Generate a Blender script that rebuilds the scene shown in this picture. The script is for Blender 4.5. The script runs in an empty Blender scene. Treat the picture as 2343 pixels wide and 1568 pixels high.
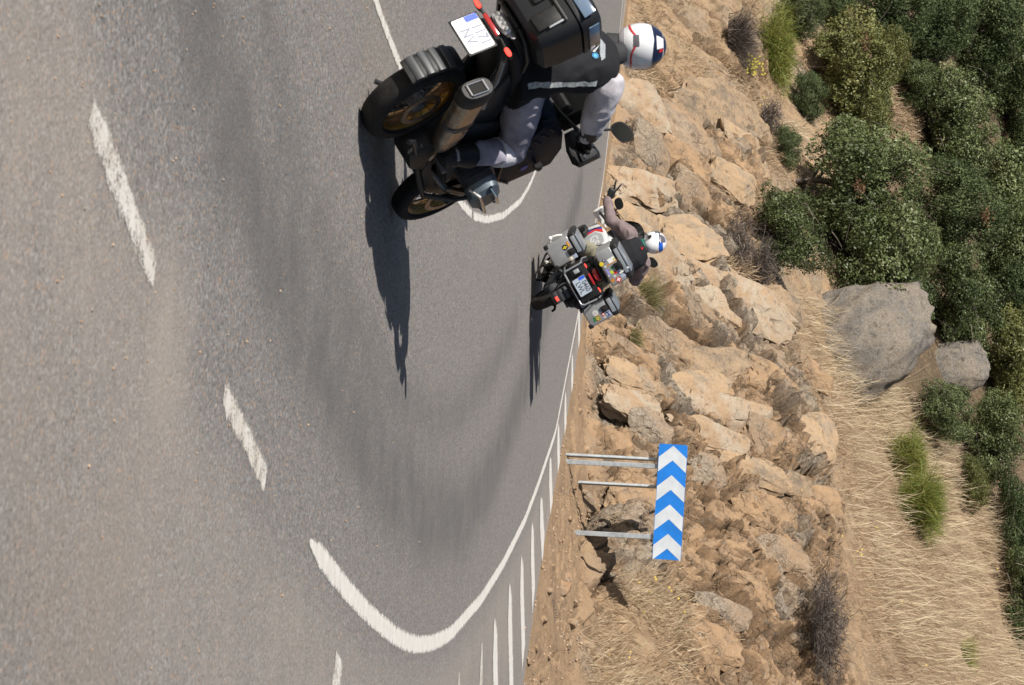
import bpy, bmesh, math, random
import numpy as np
from mathutils import Vector, Matrix

random.seed(7)
rng = np.random.default_rng(7)
R = math.radians
SC = bpy.context.scene
COL = SC.collection

# ------------------------------------------------------------------ camera
F_PX, PITCH, ROLL, CAM_H = 5029.3, .0757, .0485, 1.82      # focal length in pixels of a 2342 px wide frame
CF = Vector((0, math.cos(PITCH), -math.sin(PITCH)))
_r0 = Vector((1, 0, 0)); _u0 = Vector((0, math.sin(PITCH), math.cos(PITCH)))
CR = _r0 * math.cos(ROLL) + _u0 * math.sin(ROLL)
CU = -_r0 * math.sin(ROLL) + _u0 * math.cos(ROLL)
cam = bpy.data.cameras.new('camera'); cam_o = bpy.data.objects.new('camera', cam); COL.objects.link(cam_o)
# the photographer holds the camera turned by a quarter: picture right is world up
m = Matrix.Identity(4)
for i in range(3):
    m[i][0] = CU[i]; m[i][1] = -CR[i]; m[i][2] = -CF[i]
m[2][3] = CAM_H
cam_o.matrix_world = m
cam.sensor_width = 36; cam.lens = 36 * F_PX / 2342
cam.clip_end = 3000
cam.dof.use_dof = True; cam.dof.focus_distance = 31; cam.dof.aperture_fstop = 9
SC.camera = cam_o

# ------------------------------------------------------------------ light
SUN_EL, SUN_AZ = R(33.5), R(48.5)          # azimuth the shadows travel to, from +Y towards +X
w = bpy.data.worlds.new('World'); SC.world = w; w.use_nodes = True
nt = w.node_tree; bg = nt.nodes['Background']
sky = nt.nodes.new('ShaderNodeTexSky'); sky.sky_type = 'NISHITA'; sky.sun_disc = False
sky.sun_elevation = SUN_EL; sky.sun_rotation = SUN_AZ + math.pi
nt.links.new(sky.outputs[0], bg.inputs[0]); bg.inputs[1].default_value = .05
sl = bpy.data.lights.new('sun', 'SUN'); sl.energy = 4.8; sl.angle = R(.53); sl.color = (1, .955, .89)
so = bpy.data.objects.new('sun', sl); COL.objects.link(so)
sdir = Vector((math.sin(SUN_AZ) * math.cos(SUN_EL), math.cos(SUN_AZ) * math.cos(SUN_EL), -math.sin(SUN_EL)))
so.rotation_euler = sdir.to_track_quat('-Z', 'Y').to_euler()
so.location = (-20, -15, 25)
vs = SC.view_settings; vs.view_transform = 'Standard'; vs.look = 'None'; vs.gamma = 1; vs.exposure = .50
try: vs.use_curve_mapping = False
except Exception: pass
SC.cycles.max_bounces = 5; SC.cycles.diffuse_bounces = 2; SC.cycles.glossy_bounces = 3
SC.cycles.transparent_max_bounces = 6

# ------------------------------------------------------------------ view geometry (to find where things stand)
npF, npR, npU = np.array(CF), np.array(CR), np.array(CU); npC = np.array([0, 0, CAM_H])
def rays(x, u):
    x = np.asarray(x, float); u = np.asarray(u, float)
    return npF + np.multiply.outer((x - 1171) / F_PX, npU) + np.multiply.outer((u - 784) / F_PX, npR)
def gnd(x, u, z=0.):
    d = rays(x, u); t = (z - CAM_H) / d[..., 2]; return npC + d * t[..., None]
def at(x, u, y):
    d = rays(x, u); return npC + d * (y / d[..., 1])[..., None]
def proj(Q):
    c = np.asarray(Q, float) - npC; z = c @ npF
    return 1171 + F_PX * (c @ npU) / z, 784 + F_PX * (c @ npR) / z

# ------------------------------------------------------------------ noise
def h01(a, b, c, k):
    a = a.astype(np.uint32); b = b.astype(np.uint32); c = c.astype(np.uint32)
    h = a * np.uint32(374761393) + b * np.uint32(668265263) + c * np.uint32(2147483647) + np.uint32((k * 974634777 + 1013904223) & 0xffffffff)
    h = (h ^ (h >> np.uint32(13))) * np.uint32(1274126177)
    h = (h ^ (h >> np.uint32(15))) * np.uint32(2246822519)
    h = h ^ (h >> np.uint32(13))
    return (h & np.uint32(0xffffff)).astype(np.float64) / 16777215.
def vnoise(p, k=0):
    i = np.floor(p).astype(np.int64); f = p - i; f = f * f * (3 - 2 * f); o = 0
    for dx in (0, 1):
        for dy in (0, 1):
            for dz in (0, 1):
                wt = (f[..., 0] if dx else 1 - f[..., 0]) * (f[..., 1] if dy else 1 - f[..., 1]) * (f[..., 2] if dz else 1 - f[..., 2])
                o = o + wt * h01(i[..., 0] + dx, i[..., 1] + dy, i[..., 2] + dz, k)
    return o * 2 - 1
def fbm(p, n=4, k=0, g=.5):
    a, s, o = 1., 1., 0.
    for j in range(n):
        o = o + a * vnoise(p * s + 17.3 * j, k + j); a *= g; s *= 2.03
    return o
def worley(p, k=0):
    i = np.floor(p).astype(np.int64); n = len(p)
    f1 = np.full(n, 9.); f2 = np.full(n, 9.); c1 = np.zeros((n, 3)); id1 = np.zeros((n, 3), np.int64)
    for dx in (-1, 0, 1):
        for dy in (-1, 0, 1):
            for dz in (-1, 0, 1):
                j = i + np.array([dx, dy, dz])
                c = j + .15 + .7 * np.stack([h01(j[:, 0], j[:, 1], j[:, 2], k + q) for q in (1, 2, 3)], 1)
                d = np.sqrt(((p - c) ** 2).sum(1)); cl = d < f1
                f2 = np.where(cl, f1, np.minimum(f2, d))
                f1 = np.where(cl, d, f1); c1[cl] = c[cl]; id1[cl] = j[cl]
    rn = np.stack([h01(id1[:, 0], id1[:, 1], id1[:, 2], k + 10 + q) for q in range(5)], 1)
    return f1, f2, c1, rn
def sstep(a, b, x):
    t = np.clip((x - a) / (b - a), 0, 1); return t * t * (3 - 2 * t)

# ------------------------------------------------------------------ materials
def mat(name, col=(.5, .5, .5), rough=.6, metal=0., spec=.5, var=.0, vscale=20., bump=0., bscale=60., coat=0., emit=None, alpha=None, dirt=None):
    m_ = bpy.data.materials.new(name); m_.use_nodes = True; t = m_.node_tree; b = t.nodes['Principled BSDF']
    b.inputs['Base Color'].default_value = (*col, 1); b.inputs['Roughness'].default_value = rough
    b.inputs['Metallic'].default_value = metal; b.inputs['Specular IOR Level'].default_value = spec
    b.inputs['Coat Weight'].default_value = coat
    tc = t.nodes.new('ShaderNodeTexCoord')
    if var > 0:
        n = t.nodes.new('ShaderNodeTexNoise'); n.inputs['Scale'].default_value = vscale; n.inputs['Detail'].default_value = 5
        t.links.new(tc.outputs['Object'], n.inputs['Vector'])
        mx = t.nodes.new('ShaderNodeMix'); mx.data_type = 'RGBA'
        c2 = dirt or tuple(c * (1 - var) for c in col); c1 = tuple(min(1, c * (1 + .5 * var)) for c in col)
        mx.inputs['A'].default_value = (*c1, 1); mx.inputs['B'].default_value = (*c2, 1)
        mr = t.nodes.new('ShaderNodeMapRange'); mr.inputs['From Min'].default_value = .38; mr.inputs['From Max'].default_value = .68
        t.links.new(n.outputs[0], mr.inputs[0]); t.links.new(mr.outputs[0], mx.inputs['Factor'])
        t.links.new(mx.outputs['Result'], b.inputs['Base Color'])
    if bump > 0:
        n = t.nodes.new('ShaderNodeTexNoise'); n.inputs['Scale'].default_value = bscale; n.inputs['Detail'].default_value = 4
        t.links.new(tc.outputs['Object'], n.inputs['Vector'])
        bp = t.nodes.new('ShaderNodeBump'); bp.inputs['Strength'].default_value = bump; bp.inputs['Distance'].default_value = .01
        t.links.new(n.outputs[0], bp.inputs['Height']); t.links.new(bp.outputs[0], b.inputs['Normal'])
    if emit:
        b.inputs['Emission Color'].default_value = (*emit[0], 1); b.inputs['Emission Strength'].default_value = emit[1]
    return m_
class NT:
    """small node-graph helper"""
    def __init__(s, name):
        s.m = bpy.data.materials.new(name); s.m.use_nodes = True; s.t = s.m.node_tree; s.b = s.t.nodes['Principled BSDF']
        s.tc = s.t.nodes.new('ShaderNodeTexCoord')
    def new(s, ty, **kw):
        n = s.t.nodes.new(ty)
        for k, v in kw.items(): setattr(n, k, v)
        return n
    def set(s, sock, v):
        if hasattr(v, 'is_output') or isinstance(v, bpy.types.NodeSocket): s.t.links.new(v, sock)
        elif isinstance(v, tuple) and len(v) == 3 and sock.type == 'RGBA': sock.default_value = (*v, 1)
        else: sock.default_value = v
    def noise(s, scale, detail=4, rough=.55, vec=None, dist=0.):
        n = s.new('ShaderNodeTexNoise'); n.inputs['Scale'].default_value = scale; n.inputs['Detail'].default_value = detail
        n.inputs['Roughness'].default_value = rough; n.inputs['Distortion'].default_value = dist
        s.t.links.new(vec or s.tc.outputs['Object'], n.inputs['Vector']); return n.outputs[0]
    def vor(s, scale, out='Distance', vec=None, feature='F1'):
        n = s.new('ShaderNodeTexVoronoi'); n.feature = feature; n.inputs['Scale'].default_value = scale
        s.t.links.new(vec or s.tc.outputs['Object'], n.inputs['Vector']); return n.outputs[out]
    def attr(s, name, out='Fac'):
        n = s.new('ShaderNodeAttribute'); n.attribute_name = name; return n.outputs[out]
    def rng(s, v, a, b, c=0., d=1.):
        n = s.new('ShaderNodeMapRange'); s.set(n.inputs[0], v)
        for k, q in zip((1, 2, 3, 4), (a, b, c, d)): n.inputs[k].default_value = q
        return n.outputs[0]
    def mix(s, f, a, b, mode='MIX'):
        n = s.new('ShaderNodeMix'); n.data_type = 'RGBA'; n.blend_type = mode
        s.set(n.inputs['Factor'], f); s.set(n.inputs['A'], a); s.set(n.inputs['B'], b); return n.outputs['Result']
    def math(s, op, a, b=0.):
        n = s.new('ShaderNodeMath'); n.operation = op; s.set(n.inputs[0], a); s.set(n.inputs[1], b); return n.outputs[0]
    def map(s, sc):
        n = s.new('ShaderNodeMapping'); n.inputs['Scale'].default_value = sc; s.t.links.new(s.tc.outputs['Object'], n.inputs['Vector']); return n.outputs[0]
    def bump(s, h, st, dist=.02, nrm=None):
        n = s.new('ShaderNodeBump'); n.inputs['Strength'].default_value = st; n.inputs['Distance'].default_value = dist
        s.set(n.inputs['Height'], h)
        if nrm is not None: s.set(n.inputs['Normal'], nrm)
        return n.outputs[0]
    def done(s, col, rough=.8, nrm=None, spec=.3):
        s.set(s.b.inputs['Base Color'], col); s.set(s.b.inputs['Roughness'], rough); s.b.inputs['Specular IOR Level'].default_value = spec
        if nrm is not None: s.set(s.b.inputs['Normal'], nrm)
        return s.m

# ------------------------------------------------------------------ object helpers
def tag(o, label=None, cat=None, group=None, kind=None):
    if label: o['label'] = label
    if cat: o['category'] = cat
    if group: o['group'] = group
    if kind: o['kind'] = kind
    return o
def link(name, me, parent=None, mats=None):
    o = bpy.data.objects.new(name, me); COL.objects.link(o)
    if mats:
        for q in (mats if isinstance(mats, (list, tuple)) else [mats]): me.materials.append(q)
    if parent is not None: o.parent = parent
    return o
def empty(name, loc=(0, 0, 0), mw=None):
    o = bpy.data.objects.new(name, None); COL.objects.link(o); o.empty_display_size = .2
    if mw is not None: o.matrix_world = mw
    else: o.location = loc
    return o
def npmesh(name, V, Fq, attrs=None, smooth=True, midx=None):
    """V (n,3), Fq (m,k) constant-size faces or a list of such arrays"""
    fs = Fq if isinstance(Fq, list) else [Fq]
    me = bpy.data.meshes.new(name); me.vertices.add(len(V)); me.vertices.foreach_set('co', np.asarray(V, np.float32).ravel())
    loops = np.concatenate([f.ravel() for f in fs]).astype(np.int32)
    tot = np.concatenate([np.full(len(f), f.shape[1]) for f in fs]).astype(np.int32)
    me.loops.add(len(loops)); me.loops.foreach_set('vertex_index', loops)
    me.polygons.add(len(tot)); me.polygons.foreach_set('loop_start', np.concatenate([[0], np.cumsum(tot)[:-1]]).astype(np.int32))
    if smooth: me.polygons.foreach_set('use_smooth', np.ones(len(tot), bool))
    if midx is not None: me.polygons.foreach_set('material_index', np.asarray(midx, np.int32))
    me.update(calc_edges=True)
    for k, a in (attrs or {}).items():
        at_ = me.attributes.new(k, 'FLOAT', 'POINT'); at_.data.foreach_set('value', np.asarray(a, np.float32))
    return me
def gridfaces(n, m_):
    i = np.arange(n * m_).reshape(n, m_)
    return np.stack([i[:-1, :-1], i[1:, :-1], i[1:, 1:], i[:-1, 1:]], -1).reshape(-1, 4)
# ================================================================== TERRAIN
EDGE = np.array([(9.2, 17.5), (7.9, 21), (6.3, 24.8), (4.5, 28.7), (3.0, 32.0), (1.75, 35.6), (.5, 38.9), (-.9, 42.0), (-3.3, 47.2), (-6.1, 52.6), (-9.15, 57.9), (-14.5, 66), (-22, 76), (-33, 88), (-50, 103)], float)
def smooth_curve(P, step):
    t = np.arange(len(P)); tt = np.linspace(0, len(P) - 1, 600)
    # Catmull-Rom
    out = []
    for v in tt:
        i = min(int(v), len(P) - 2); f = v - i
        p0, p1, p2, p3 = P[max(i - 1, 0)], P[i], P[i + 1], P[min(i + 2, len(P) - 1)]
        out.append(.5 * (2 * p1 + (p2 - p0) * f + (2 * p0 - 5 * p1 + 4 * p2 - p3) * f * f + (3 * p1 - p0 - 3 * p2 + p3) * f ** 3))
    out = np.array(out); L = np.concatenate([[0], np.cumsum(np.hypot(*np.diff(out, axis=0).T))])
    s = np.arange(0, L[-1], step)
    return np.stack([np.interp(s, L, out[:, k]) for k in (0, 1)], 1), s
EC, ES = smooth_curve(EDGE, .5)
_t = np.gradient(EC, axis=0); _t /= np.linalg.norm(_t, axis=1)[:, None]
for _ in range(8): _t[1:-1] = (_t[:-2] + 2 * _t[1:-1] + _t[2:]) / 4
_t /= np.linalg.norm(_t, axis=1)[:, None]
EN = np.stack([_t[:, 1], -_t[:, 0]], 1)          # outward, to the hill
def sd_of(XY):
    XY = np.asarray(XY, float).reshape(-1, 2); s = np.empty(len(XY)); d = np.empty(len(XY))
    for a in range(0, len(XY), 20000):
        q = XY[a:a + 20000]; D2 = (q[:, None, 0] - EC[None, :, 0]) ** 2 + (q[:, None, 1] - EC[None, :, 1]) ** 2
        i = D2.argmin(1); r = q - EC[i]; al = (r * _t[i]).sum(1)
        s[a:a + 20000] = ES[i] + al; d[a:a + 20000] = (r * EN[i]).sum(1)
    return s, d
# verge width along the edge, found for columns of the photograph
U_K = np.array([-200, 0, 300, 500, 700, 850, 1000, 1100, 1250, 1400, 1568, 1800])
XE_K = np.array([1455, 1432, 1398, 1374, 1335, 1315, 1293, 1280, 1242, 1220, 1195, 1165])     # where the asphalt ends
DV_K = np.array([.3, .3, .3, .3, .4, 1.0, 2.1, 2.5, 2.6, 2.6, 2.6, 2.6])
XT_K = np.array([1715, 1718, 1725, 1700, 1790, 1850, 1885, 1905, 1920, 1935, 1975, 2040])     # where the cut ends above
CUT_K, VERGE_K = 1.18, .19
s_e, _ = sd_of(gnd(XE_K, U_K)[:, :2])
o = np.argsort(s_e); dv_of = lambda s: np.interp(s, s_e[o], DV_K[o])
def z_cut(s, d):
    dv = dv_of(s); return np.where(d < 0, 0, np.where(d < dv, VERGE_K * d, VERGE_K * dv + CUT_K * (d - dv)))
# crest: follow each column's ray on the cut plane
sc_, dc_ = [], []
for x, u in zip(XT_K, U_K):
    dr = rays(x, u); Y = np.arange(26, 130, .1); p = npC + dr * (Y / dr[1])[:, None]
    s, d = sd_of(p[:, :2]); k = np.argmax((z_cut(s, d) - p[:, 2]) > 0); sc_.append(s[k]); dc_.append(d[k])
sc_, dc_ = np.array(sc_), np.array(dc_); o2 = np.argsort(sc_)
dc_of = lambda s: np.interp(s, sc_[o2], dc_[o2])
def z_base(X, Y, s=None, d=None):
    X = np.asarray(X, float); Y = np.asarray(Y, float)
    if s is None:
        s, d = sd_of(np.stack([X.ravel(), Y.ravel()], 1)); s = s.reshape(X.shape); d = d.reshape(X.shape)
    dc = dc_of(s); zc = z_cut(s, np.minimum(d, dc)); e = np.maximum(d - dc, 0)
    z = zc + .62 * e + .10 * np.maximum(Y - 52, 0) * sstep(0, 5, e)
    # round the crest
    return z
HX = np.arange(-70, 60, .5); HY = np.arange(14, 190, .5)
_gx, _gy = np.meshgrid(HX, HY, indexing='ij'); HZ = z_base(_gx, _gy)
_p3 = np.stack([_gx * .12, _gy * .12, _gx * 0], -1)
HZ2 = HZ + np.where(HZ > 2.5, fbm(_p3, 3, 5) * .45 * sstep(2.5, 6, HZ), 0)
def z_of(X, Y):
    fx = np.clip((np.asarray(X) - HX[0]) / .5, 0, len(HX) - 1.001); fy = np.clip((np.asarray(Y) - HY[0]) / .5, 0, len(HY) - 1.001)
    i = fx.astype(int); j = fy.astype(int); a = fx - i; b = fy - j
    return (HZ2[i, j] * (1 - a) * (1 - b) + HZ2[i + 1, j] * a * (1 - b) + HZ2[i, j + 1] * (1 - a) * b + HZ2[i + 1, j + 1] * a * b)
def hit(x, u):
    """where the sight line through picture point (x,u) meets the slope"""
    x = np.atleast_1d(np.asarray(x, float)); u = np.atleast_1d(np.asarray(u, float)); d = rays(x, u); d = d / d[:, 1:2]
    y = np.full(len(x), 26.); done = np.zeros(len(x), bool)
    for _ in range(480):
        p = npC + d * y[:, None]; h = z_of(p[:, 0], p[:, 1]) > p[:, 2]
        done |= h
        if done.all(): break
        y = np.where(done, y, y + .3)
    lo, hi = y - .3, y
    for _ in range(8):
        mid = (lo + hi) / 2; p = npC + d * mid[:, None]; h = z_of(p[:, 0], p[:, 1]) > p[:, 2]
        hi = np.where(h, mid, hi); lo = np.where(h, lo, mid)
    p = npC + d * hi[:, None]; p[:, 2] = z_of(p[:, 0], p[:, 1]); return p
def in_poly(x, u, poly):
    P = np.array(poly, float); c = np.zeros(len(x), bool); j = len(P) - 1
    for i in range(len(P)):
        k = ((P[i, 1] > u) != (P[j, 1] > u)) & (x < (P[j, 0] - P[i, 0]) * (u - P[i, 1]) / (P[j, 1] - P[i, 1] + 1e-9) + P[i, 0]); c ^= k; j = i
    return c
def scatter(poly, n, soft=18):
    P = np.array(poly, float); lo, hi = P.min(0), P.max(0); out = np.zeros((0, 2))
    while len(out) < n:
        q = lo + rng.random((n * 2, 2)) * (hi - lo); j = rng.normal(0, soft, q.shape)
        out = np.concatenate([out, q[in_poly(q[:, 0] + j[:, 0], q[:, 1] + j[:, 1], poly)]])
    return out[:n]

# --- cover masks, in columns/rows of the slope as seen (soil, grass, grey rock)
GRASS_TOP = [(1790, 660), (1850, 690), (1960, 790), (2060, 930), (2110, 960), (2200, 1090), (2342, 1230), (2400, 1640), (2040, 1640), (1985, 1400), (1945, 1200), (1930, 1050), (1880, 930)]
GRASS_LOW = [(1405, 1345), (1470, 1300), (1530, 1330), (1575, 1420), (1540, 1640), (1330, 1640), (1355, 1450)]
BANK_LEFT = [(1440, -60), (1740, -60), (1700, 150), (1770, 250), (1800, 330), (1720, 330), (1570, 200), (1440, 195)]
def soft_poly(x, u, poly, r):
    m_ = 0
    for dx, du in ((0, 0), (r, 0), (-r, 0), (0, r), (0, -r), (r * .7, r * .7), (-r * .7, r * .7), (r * .7, -r * .7), (-r * .7, -r * .7)):
        m_ = m_ + in_poly(x + dx, u + du, poly)
    return m_ / 9.
# --- fine bank mesh (verge and rock cut)
sg = np.arange(4, 92, .062); dg = np.concatenate([np.arange(-.04, 7.2, .048)])
SS, DD = np.meshgrid(sg, dg, indexing='ij')
ex = np.interp(SS, ES, EC[:, 0]); ey = np.interp(SS, ES, EC[:, 1]); nx = np.interp(SS, ES, EN[:, 0]); ny = np.interp(SS, ES, EN[:, 1])
BX, BY = ex + nx * DD, ey + ny * DD
BZ = z_of(BX, BY); BZ = np.where(DD < .6, z_base(BX, BY, SS, DD), BZ)
P0 = np.stack([BX, BY, BZ], -1).reshape(-1, 3)
px, pu = proj(P0)
S_, D_ = SS.ravel(), DD.ravel(); dv = dv_of(S_); dc = dc_of(S_)
grass = np.clip(soft_poly(px, pu, GRASS_TOP, 30) + soft_poly(px, pu, GRASS_LOW, 35) + .75 * soft_poly(px, pu, BANK_LEFT, 40), 0, 1)
rocky = sstep(0, .5, D_ - dv * .9) * (1 - .85 * grass) * sstep(0, .8, dc + .9 - D_)
rocky = np.maximum(rocky, .12 * sstep(.1, .5, D_))
# strata on the right part of the cut, big joints on the left
right = sstep(1020, 1120, pu) * sstep(1500, 1560, px)
q = P0 + .25 * np.stack([fbm(P0 * .8, 3, 21), fbm(P0 * .8, 3, 22), fbm(P0 * .8, 3, 23)], 1)
q1 = (np.stack([S_, D_, P0[:, 2]], 1) + (q - P0) * 1.5) * np.array([.62, .50, .50])[None, :] * (1 + .25 * right[:, None])
f1, f2, c1, rn1 = worley(q1, 3)
qs = np.stack([S_, D_, P0[:, 2]], 1) + (q - P0) * 1.3
q2 = qs * np.stack([2.4 + 1.6 * right, 1.9 - .9 * right, 1.7 - .7 * right], 1)
g1, g2, c2, rn2 = worley(q2, 9)
q3 = qs * np.stack([5.6 + 3 * right, 4.4 - 1.4 * right, 4.2 - 1.2 * right], 1); e1, e2, c3, rn3 = worley(q3, 15)
t1 = ((q1 - c1) * (rn1[:, 1:4] - .5)).sum(1); t2 = ((q2 - c2) * (rn2[:, 1:4] - .5)).sum(1); t3 = ((q3 - c3) * (rn3[:, 1:4] - .5)).sum(1)
cr1 = np.exp(-((f2 - f1) / .035) ** 2); cr2 = np.exp(-((g2 - g1) / .06) ** 2); cr3 = np.exp(-((e2 - e1) / .11) ** 2)
disp = (.60 * (rn1[:, 0] - .5) + .75 * t1 - .24 * cr1) * (1 - .62 * right) + ((.17 + .10 * right) * (rn2[:, 0] - .5) + (.22 + .12 * right) * t2 - .13 * cr2) + .05 * (rn3[:, 0] - .5) + .08 * t3 - .03 * cr3
disp = disp - .30 * cr2 * sstep(.55, .7, rn2[:, 4]) - .16 * cr1 * sstep(.4, .6, rn1[:, 4]) - .10 * cr3 * sstep(.7, .8, rn3[:, 4])
disp = disp * rocky + .02 * fbm(P0 * 4, 4, 31) * sstep(.05, .3, D_) + .035 * fbm(P0 * 1.1, 3, 35) * sstep(.1, .6, D_)
nrm = np.stack([-nx.ravel() * .74, -ny.ravel() * .74, np.full(len(D_), .67)], 1)
gp = np.exp(-((px-1380)/70)**2-((pu-1150)/160)**2)     # gravel fan under the sign
P1 = P0 + nrm * (disp * sstep(0, .35, D_))[:, None]
P1[:, 2] = np.where(D_ < .05, np.minimum(P1[:, 2], -.004), P1[:, 2])
soil = np.clip(1 - sstep(-.2, .35, D_ - dv - .25 * fbm(P0 * .9, 3, 41)), 0, 1)
cover = np.clip(grass + .55 * sstep(-.5, .7, D_ - dc + .4 * fbm(P0 * .7, 3, 42)), 0, 1)
tone = np.clip(.5 * rn1[:, 4] + .33 * rn2[:, 4] + .17 * rn3[:, 4] - .22 * right, 0, 1)
me = npmesh('roadside_bank', P1, gridfaces(len(sg), len(dg)), {'soil': soil, 'cover': cover, 'tone': tone, 'crack': np.clip(cr1 + .8 * cr2 + .5 * cr3 * (rn3[:, 4] > .6), 0, 1) * rocky})
n = NT('bank_rock')
geo = n.tc.outputs['Object']
big = n.noise(.55, 5, .6); mid = n.noise(2.6, 6, .62); fine = n.noise(22, 5, .7); grit = n.noise(95, 3, .7)
tan_ = n.mix(n.rng(mid, .35, .68), (.405, .262, .150), (.295, .20, .125))
tan_ = n.mix(n.rng(fine, .5, .75), tan_, (.43, .31, .19))
grey = n.mix(n.rng(fine, .38, .66), (.205, .165, .125), (.40, .34, .265))
grey = n.mix(n.rng(n.noise(7, 5, .7), .58, .72), grey, (0.115, 0.105, 0.095))
tn = n.math('ADD', n.math('MULTIPLY', n.attr('tone'), .55), n.math('MULTIPLY', big, .55))
rockc = n.mix(n.rng(tn, .47, .66), tan_, grey)
rockc = n.mix(n.rng(n.noise(4.5, 6, .75), .54, .68, 0, .8), rockc, (0.154, 0.112, 0.081))
rockc = n.mix(n.rng(n.noise(9, 6, .8), .57, .66, 0, .6), rockc, (0.538, 0.475, 0.380))
rockc = n.mix(n.math('MULTIPLY', n.attr('crack'), .75), rockc, (.085, .055, .034))
soilc = n.mix(n.rng(fine, .35, .7), (.385, .265, .16), (.30, .20, .122))
soilc = n.mix(n.rng(grit, .6, .72), soilc, (.46, .37, .27))
soilc = n.mix(n.rng(n.noise(1.6, 4), .52, .7), soilc, (.27, .185, .12))
covc = n.mix(n.rng(mid, .35, .65), (0.346, 0.250, 0.156), (0.243, 0.165, 0.102))
covc = n.mix(n.rng(n.noise(11, 5, .7), .5, .72), covc, (0.435, 0.343, 0.217))
col = n.mix(n.attr('soil'), rockc, soilc); col = n.mix(n.math('MULTIPLY', n.attr('cover'), n.rng(n.noise(3.3, 5), .3, .5)), col, covc)
rv = n.new('ShaderNodeVectorMath', operation='ADD'); n.t.links.new(n.tc.outputs['Object'], rv.inputs[0]); nd = n.new('ShaderNodeTexNoise'); nd.inputs['Scale'].default_value = 2.2; nd.inputs['Detail'].default_value = 5
ds = n.new('ShaderNodeVectorMath', operation='SCALE'); n.t.links.new(nd.outputs['Color'], ds.inputs[0]); ds.inputs['Scale'].default_value = .55; n.t.links.new(n.tc.outputs['Object'], nd.inputs['Vector']); n.t.links.new(ds.outputs[0], rv.inputs[1])
ed = n.vor(1.9, 'Distance', rv.outputs[0], 'DISTANCE_TO_EDGE'); ed2 = n.vor(5.5, 'Distance', rv.outputs[0], 'DISTANCE_TO_EDGE')
rk = n.math('SUBTRACT', 1., n.attr('soil')); rk = n.math('MULTIPLY', rk, n.math('SUBTRACT', 1., n.attr('cover')))
crk = n.math('MAXIMUM', n.rng(ed, .0, .028, 1, 0), n.rng(ed2, .0, .03, .7, 0)); crk = n.math('MULTIPLY', crk, n.math('MULTIPLY', rk, n.rng(mid, .42, .62)))
col = n.mix(n.math('MULTIPLY', crk, .75), col, (0.128, 0.086, 0.054))
h_ = n.math('ADD', n.math('MULTIPLY', fine, .7), n.math('MULTIPLY', grit, .4)); h_ = n.math('ADD', h_, n.math('MULTIPLY', n.noise(7.5, 6, .7), 1.1)); h_ = n.math('SUBTRACT', h_, n.math('MULTIPLY', crk, .8))
M_BANK = n.done(col, .95, n.bump(h_, .85, .06), .15)
me.set_sharp_from_angle(angle=R(27))
bank = tag(link('roadside_bank', me, mats=M_BANK), kind='structure')

# --- hill beyond, coarse
sh = np.arange(0, 150, .6); dh = np.concatenate([np.arange(6.9, 30, .45), np.arange(30, 110, 2.)])
SH, DH = np.meshgrid(sh, dh, indexing='ij')
f_ = lambda A: np.interp(SH, ES, A)
XH, YH = f_(EC[:, 0]) + f_(EN[:, 0]) * DH, f_(EC[:, 1]) + f_(EN[:, 1]) * DH
ZH = z_of(XH, YH); PH = np.stack([XH, YH, ZH], -1).reshape(-1, 3)
PH[:, 2] += .12 * fbm(PH * .9, 3, 77) - .06
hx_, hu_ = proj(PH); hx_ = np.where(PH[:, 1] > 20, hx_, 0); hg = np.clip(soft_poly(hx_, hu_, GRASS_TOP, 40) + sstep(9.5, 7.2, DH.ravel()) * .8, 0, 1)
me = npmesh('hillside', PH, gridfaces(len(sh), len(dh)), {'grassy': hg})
n = NT('hill_soil_shaded'); a = n.noise(.7, 6, .65); b_ = n.noise(9, 6, .7)
col = n.mix(n.rng(a, .35, .65), (.13, .09, .055), (.06, .045, .03)); col = n.mix(n.rng(b_, .5, .75), col, (.25, .185, .12))  # leaf-litter brown, darkened further to paint in the shade under the oaks
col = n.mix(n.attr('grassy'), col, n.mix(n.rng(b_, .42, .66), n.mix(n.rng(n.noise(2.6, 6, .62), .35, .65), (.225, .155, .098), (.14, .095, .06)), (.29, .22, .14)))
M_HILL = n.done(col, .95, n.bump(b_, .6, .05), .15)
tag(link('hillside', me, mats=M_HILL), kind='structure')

# ================================================================== ROAD
def poly_dist(XY, L):
    """distance to polyline L and signed side (+ to the right of its direction)"""
    best = np.full(len(XY), 1e9); side = np.zeros(len(XY))
    for a, b in zip(L[:-1], L[1:]):
        v = b - a; t = np.clip(((XY - a) @ v) / (v @ v), 0, 1); r = XY - a - t[:, None] * v; d = np.hypot(*r.T)
        cl = d < best; best = np.where(cl, d, best); side = np.where(cl, np.sign(-(v[0] * r[:, 1] - v[1] * r[:, 0])), side)
    return best * side
OUT_LINE = gnd(*np.array([(1425, -40), (1425, 0), (1411, 130), (1398, 250), (1378, 420), (1345, 600), (1318, 740), (1270, 990), (1230, 1110), (1200, 1190), (1150, 1290), (1100, 1370), (1030, 1450), (995, 1469), (960, 1476), (930, 1470), (900, 1453), (850, 1412), (805, 1365), (760, 1310), (728, 1268), (703, 1233)], float).T)[:, :2]
OUT_LINE[0] = OUT_LINE[1] + (OUT_LINE[1] - OUT_LINE[2]) * 6
OUT_LINE[1] = gnd(1424, 0)[:2]
FRONT = gnd(*np.array([(703, 1233), (600, 1095), (500, 890), (352, 632), (190, 230), (130, 0), (60, -300)], float).T)[:, :2]
NEAR_EDGE = np.concatenate([OUT_LINE, FRONT])
IN_LINE = gnd(*np.array([(700, -420), (790, -200), (858, 0), (885, 78), (910, 140), (950, 240), (1000, 362), (1050, 461), (1080, 493), (1110, 504), (1150, 494), (1190, 460), (1213, 420), (1240, 350), (1262, 270), (1290, 150), (1310, 40), (1325, -60)], float).T)[:, :2]
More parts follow.
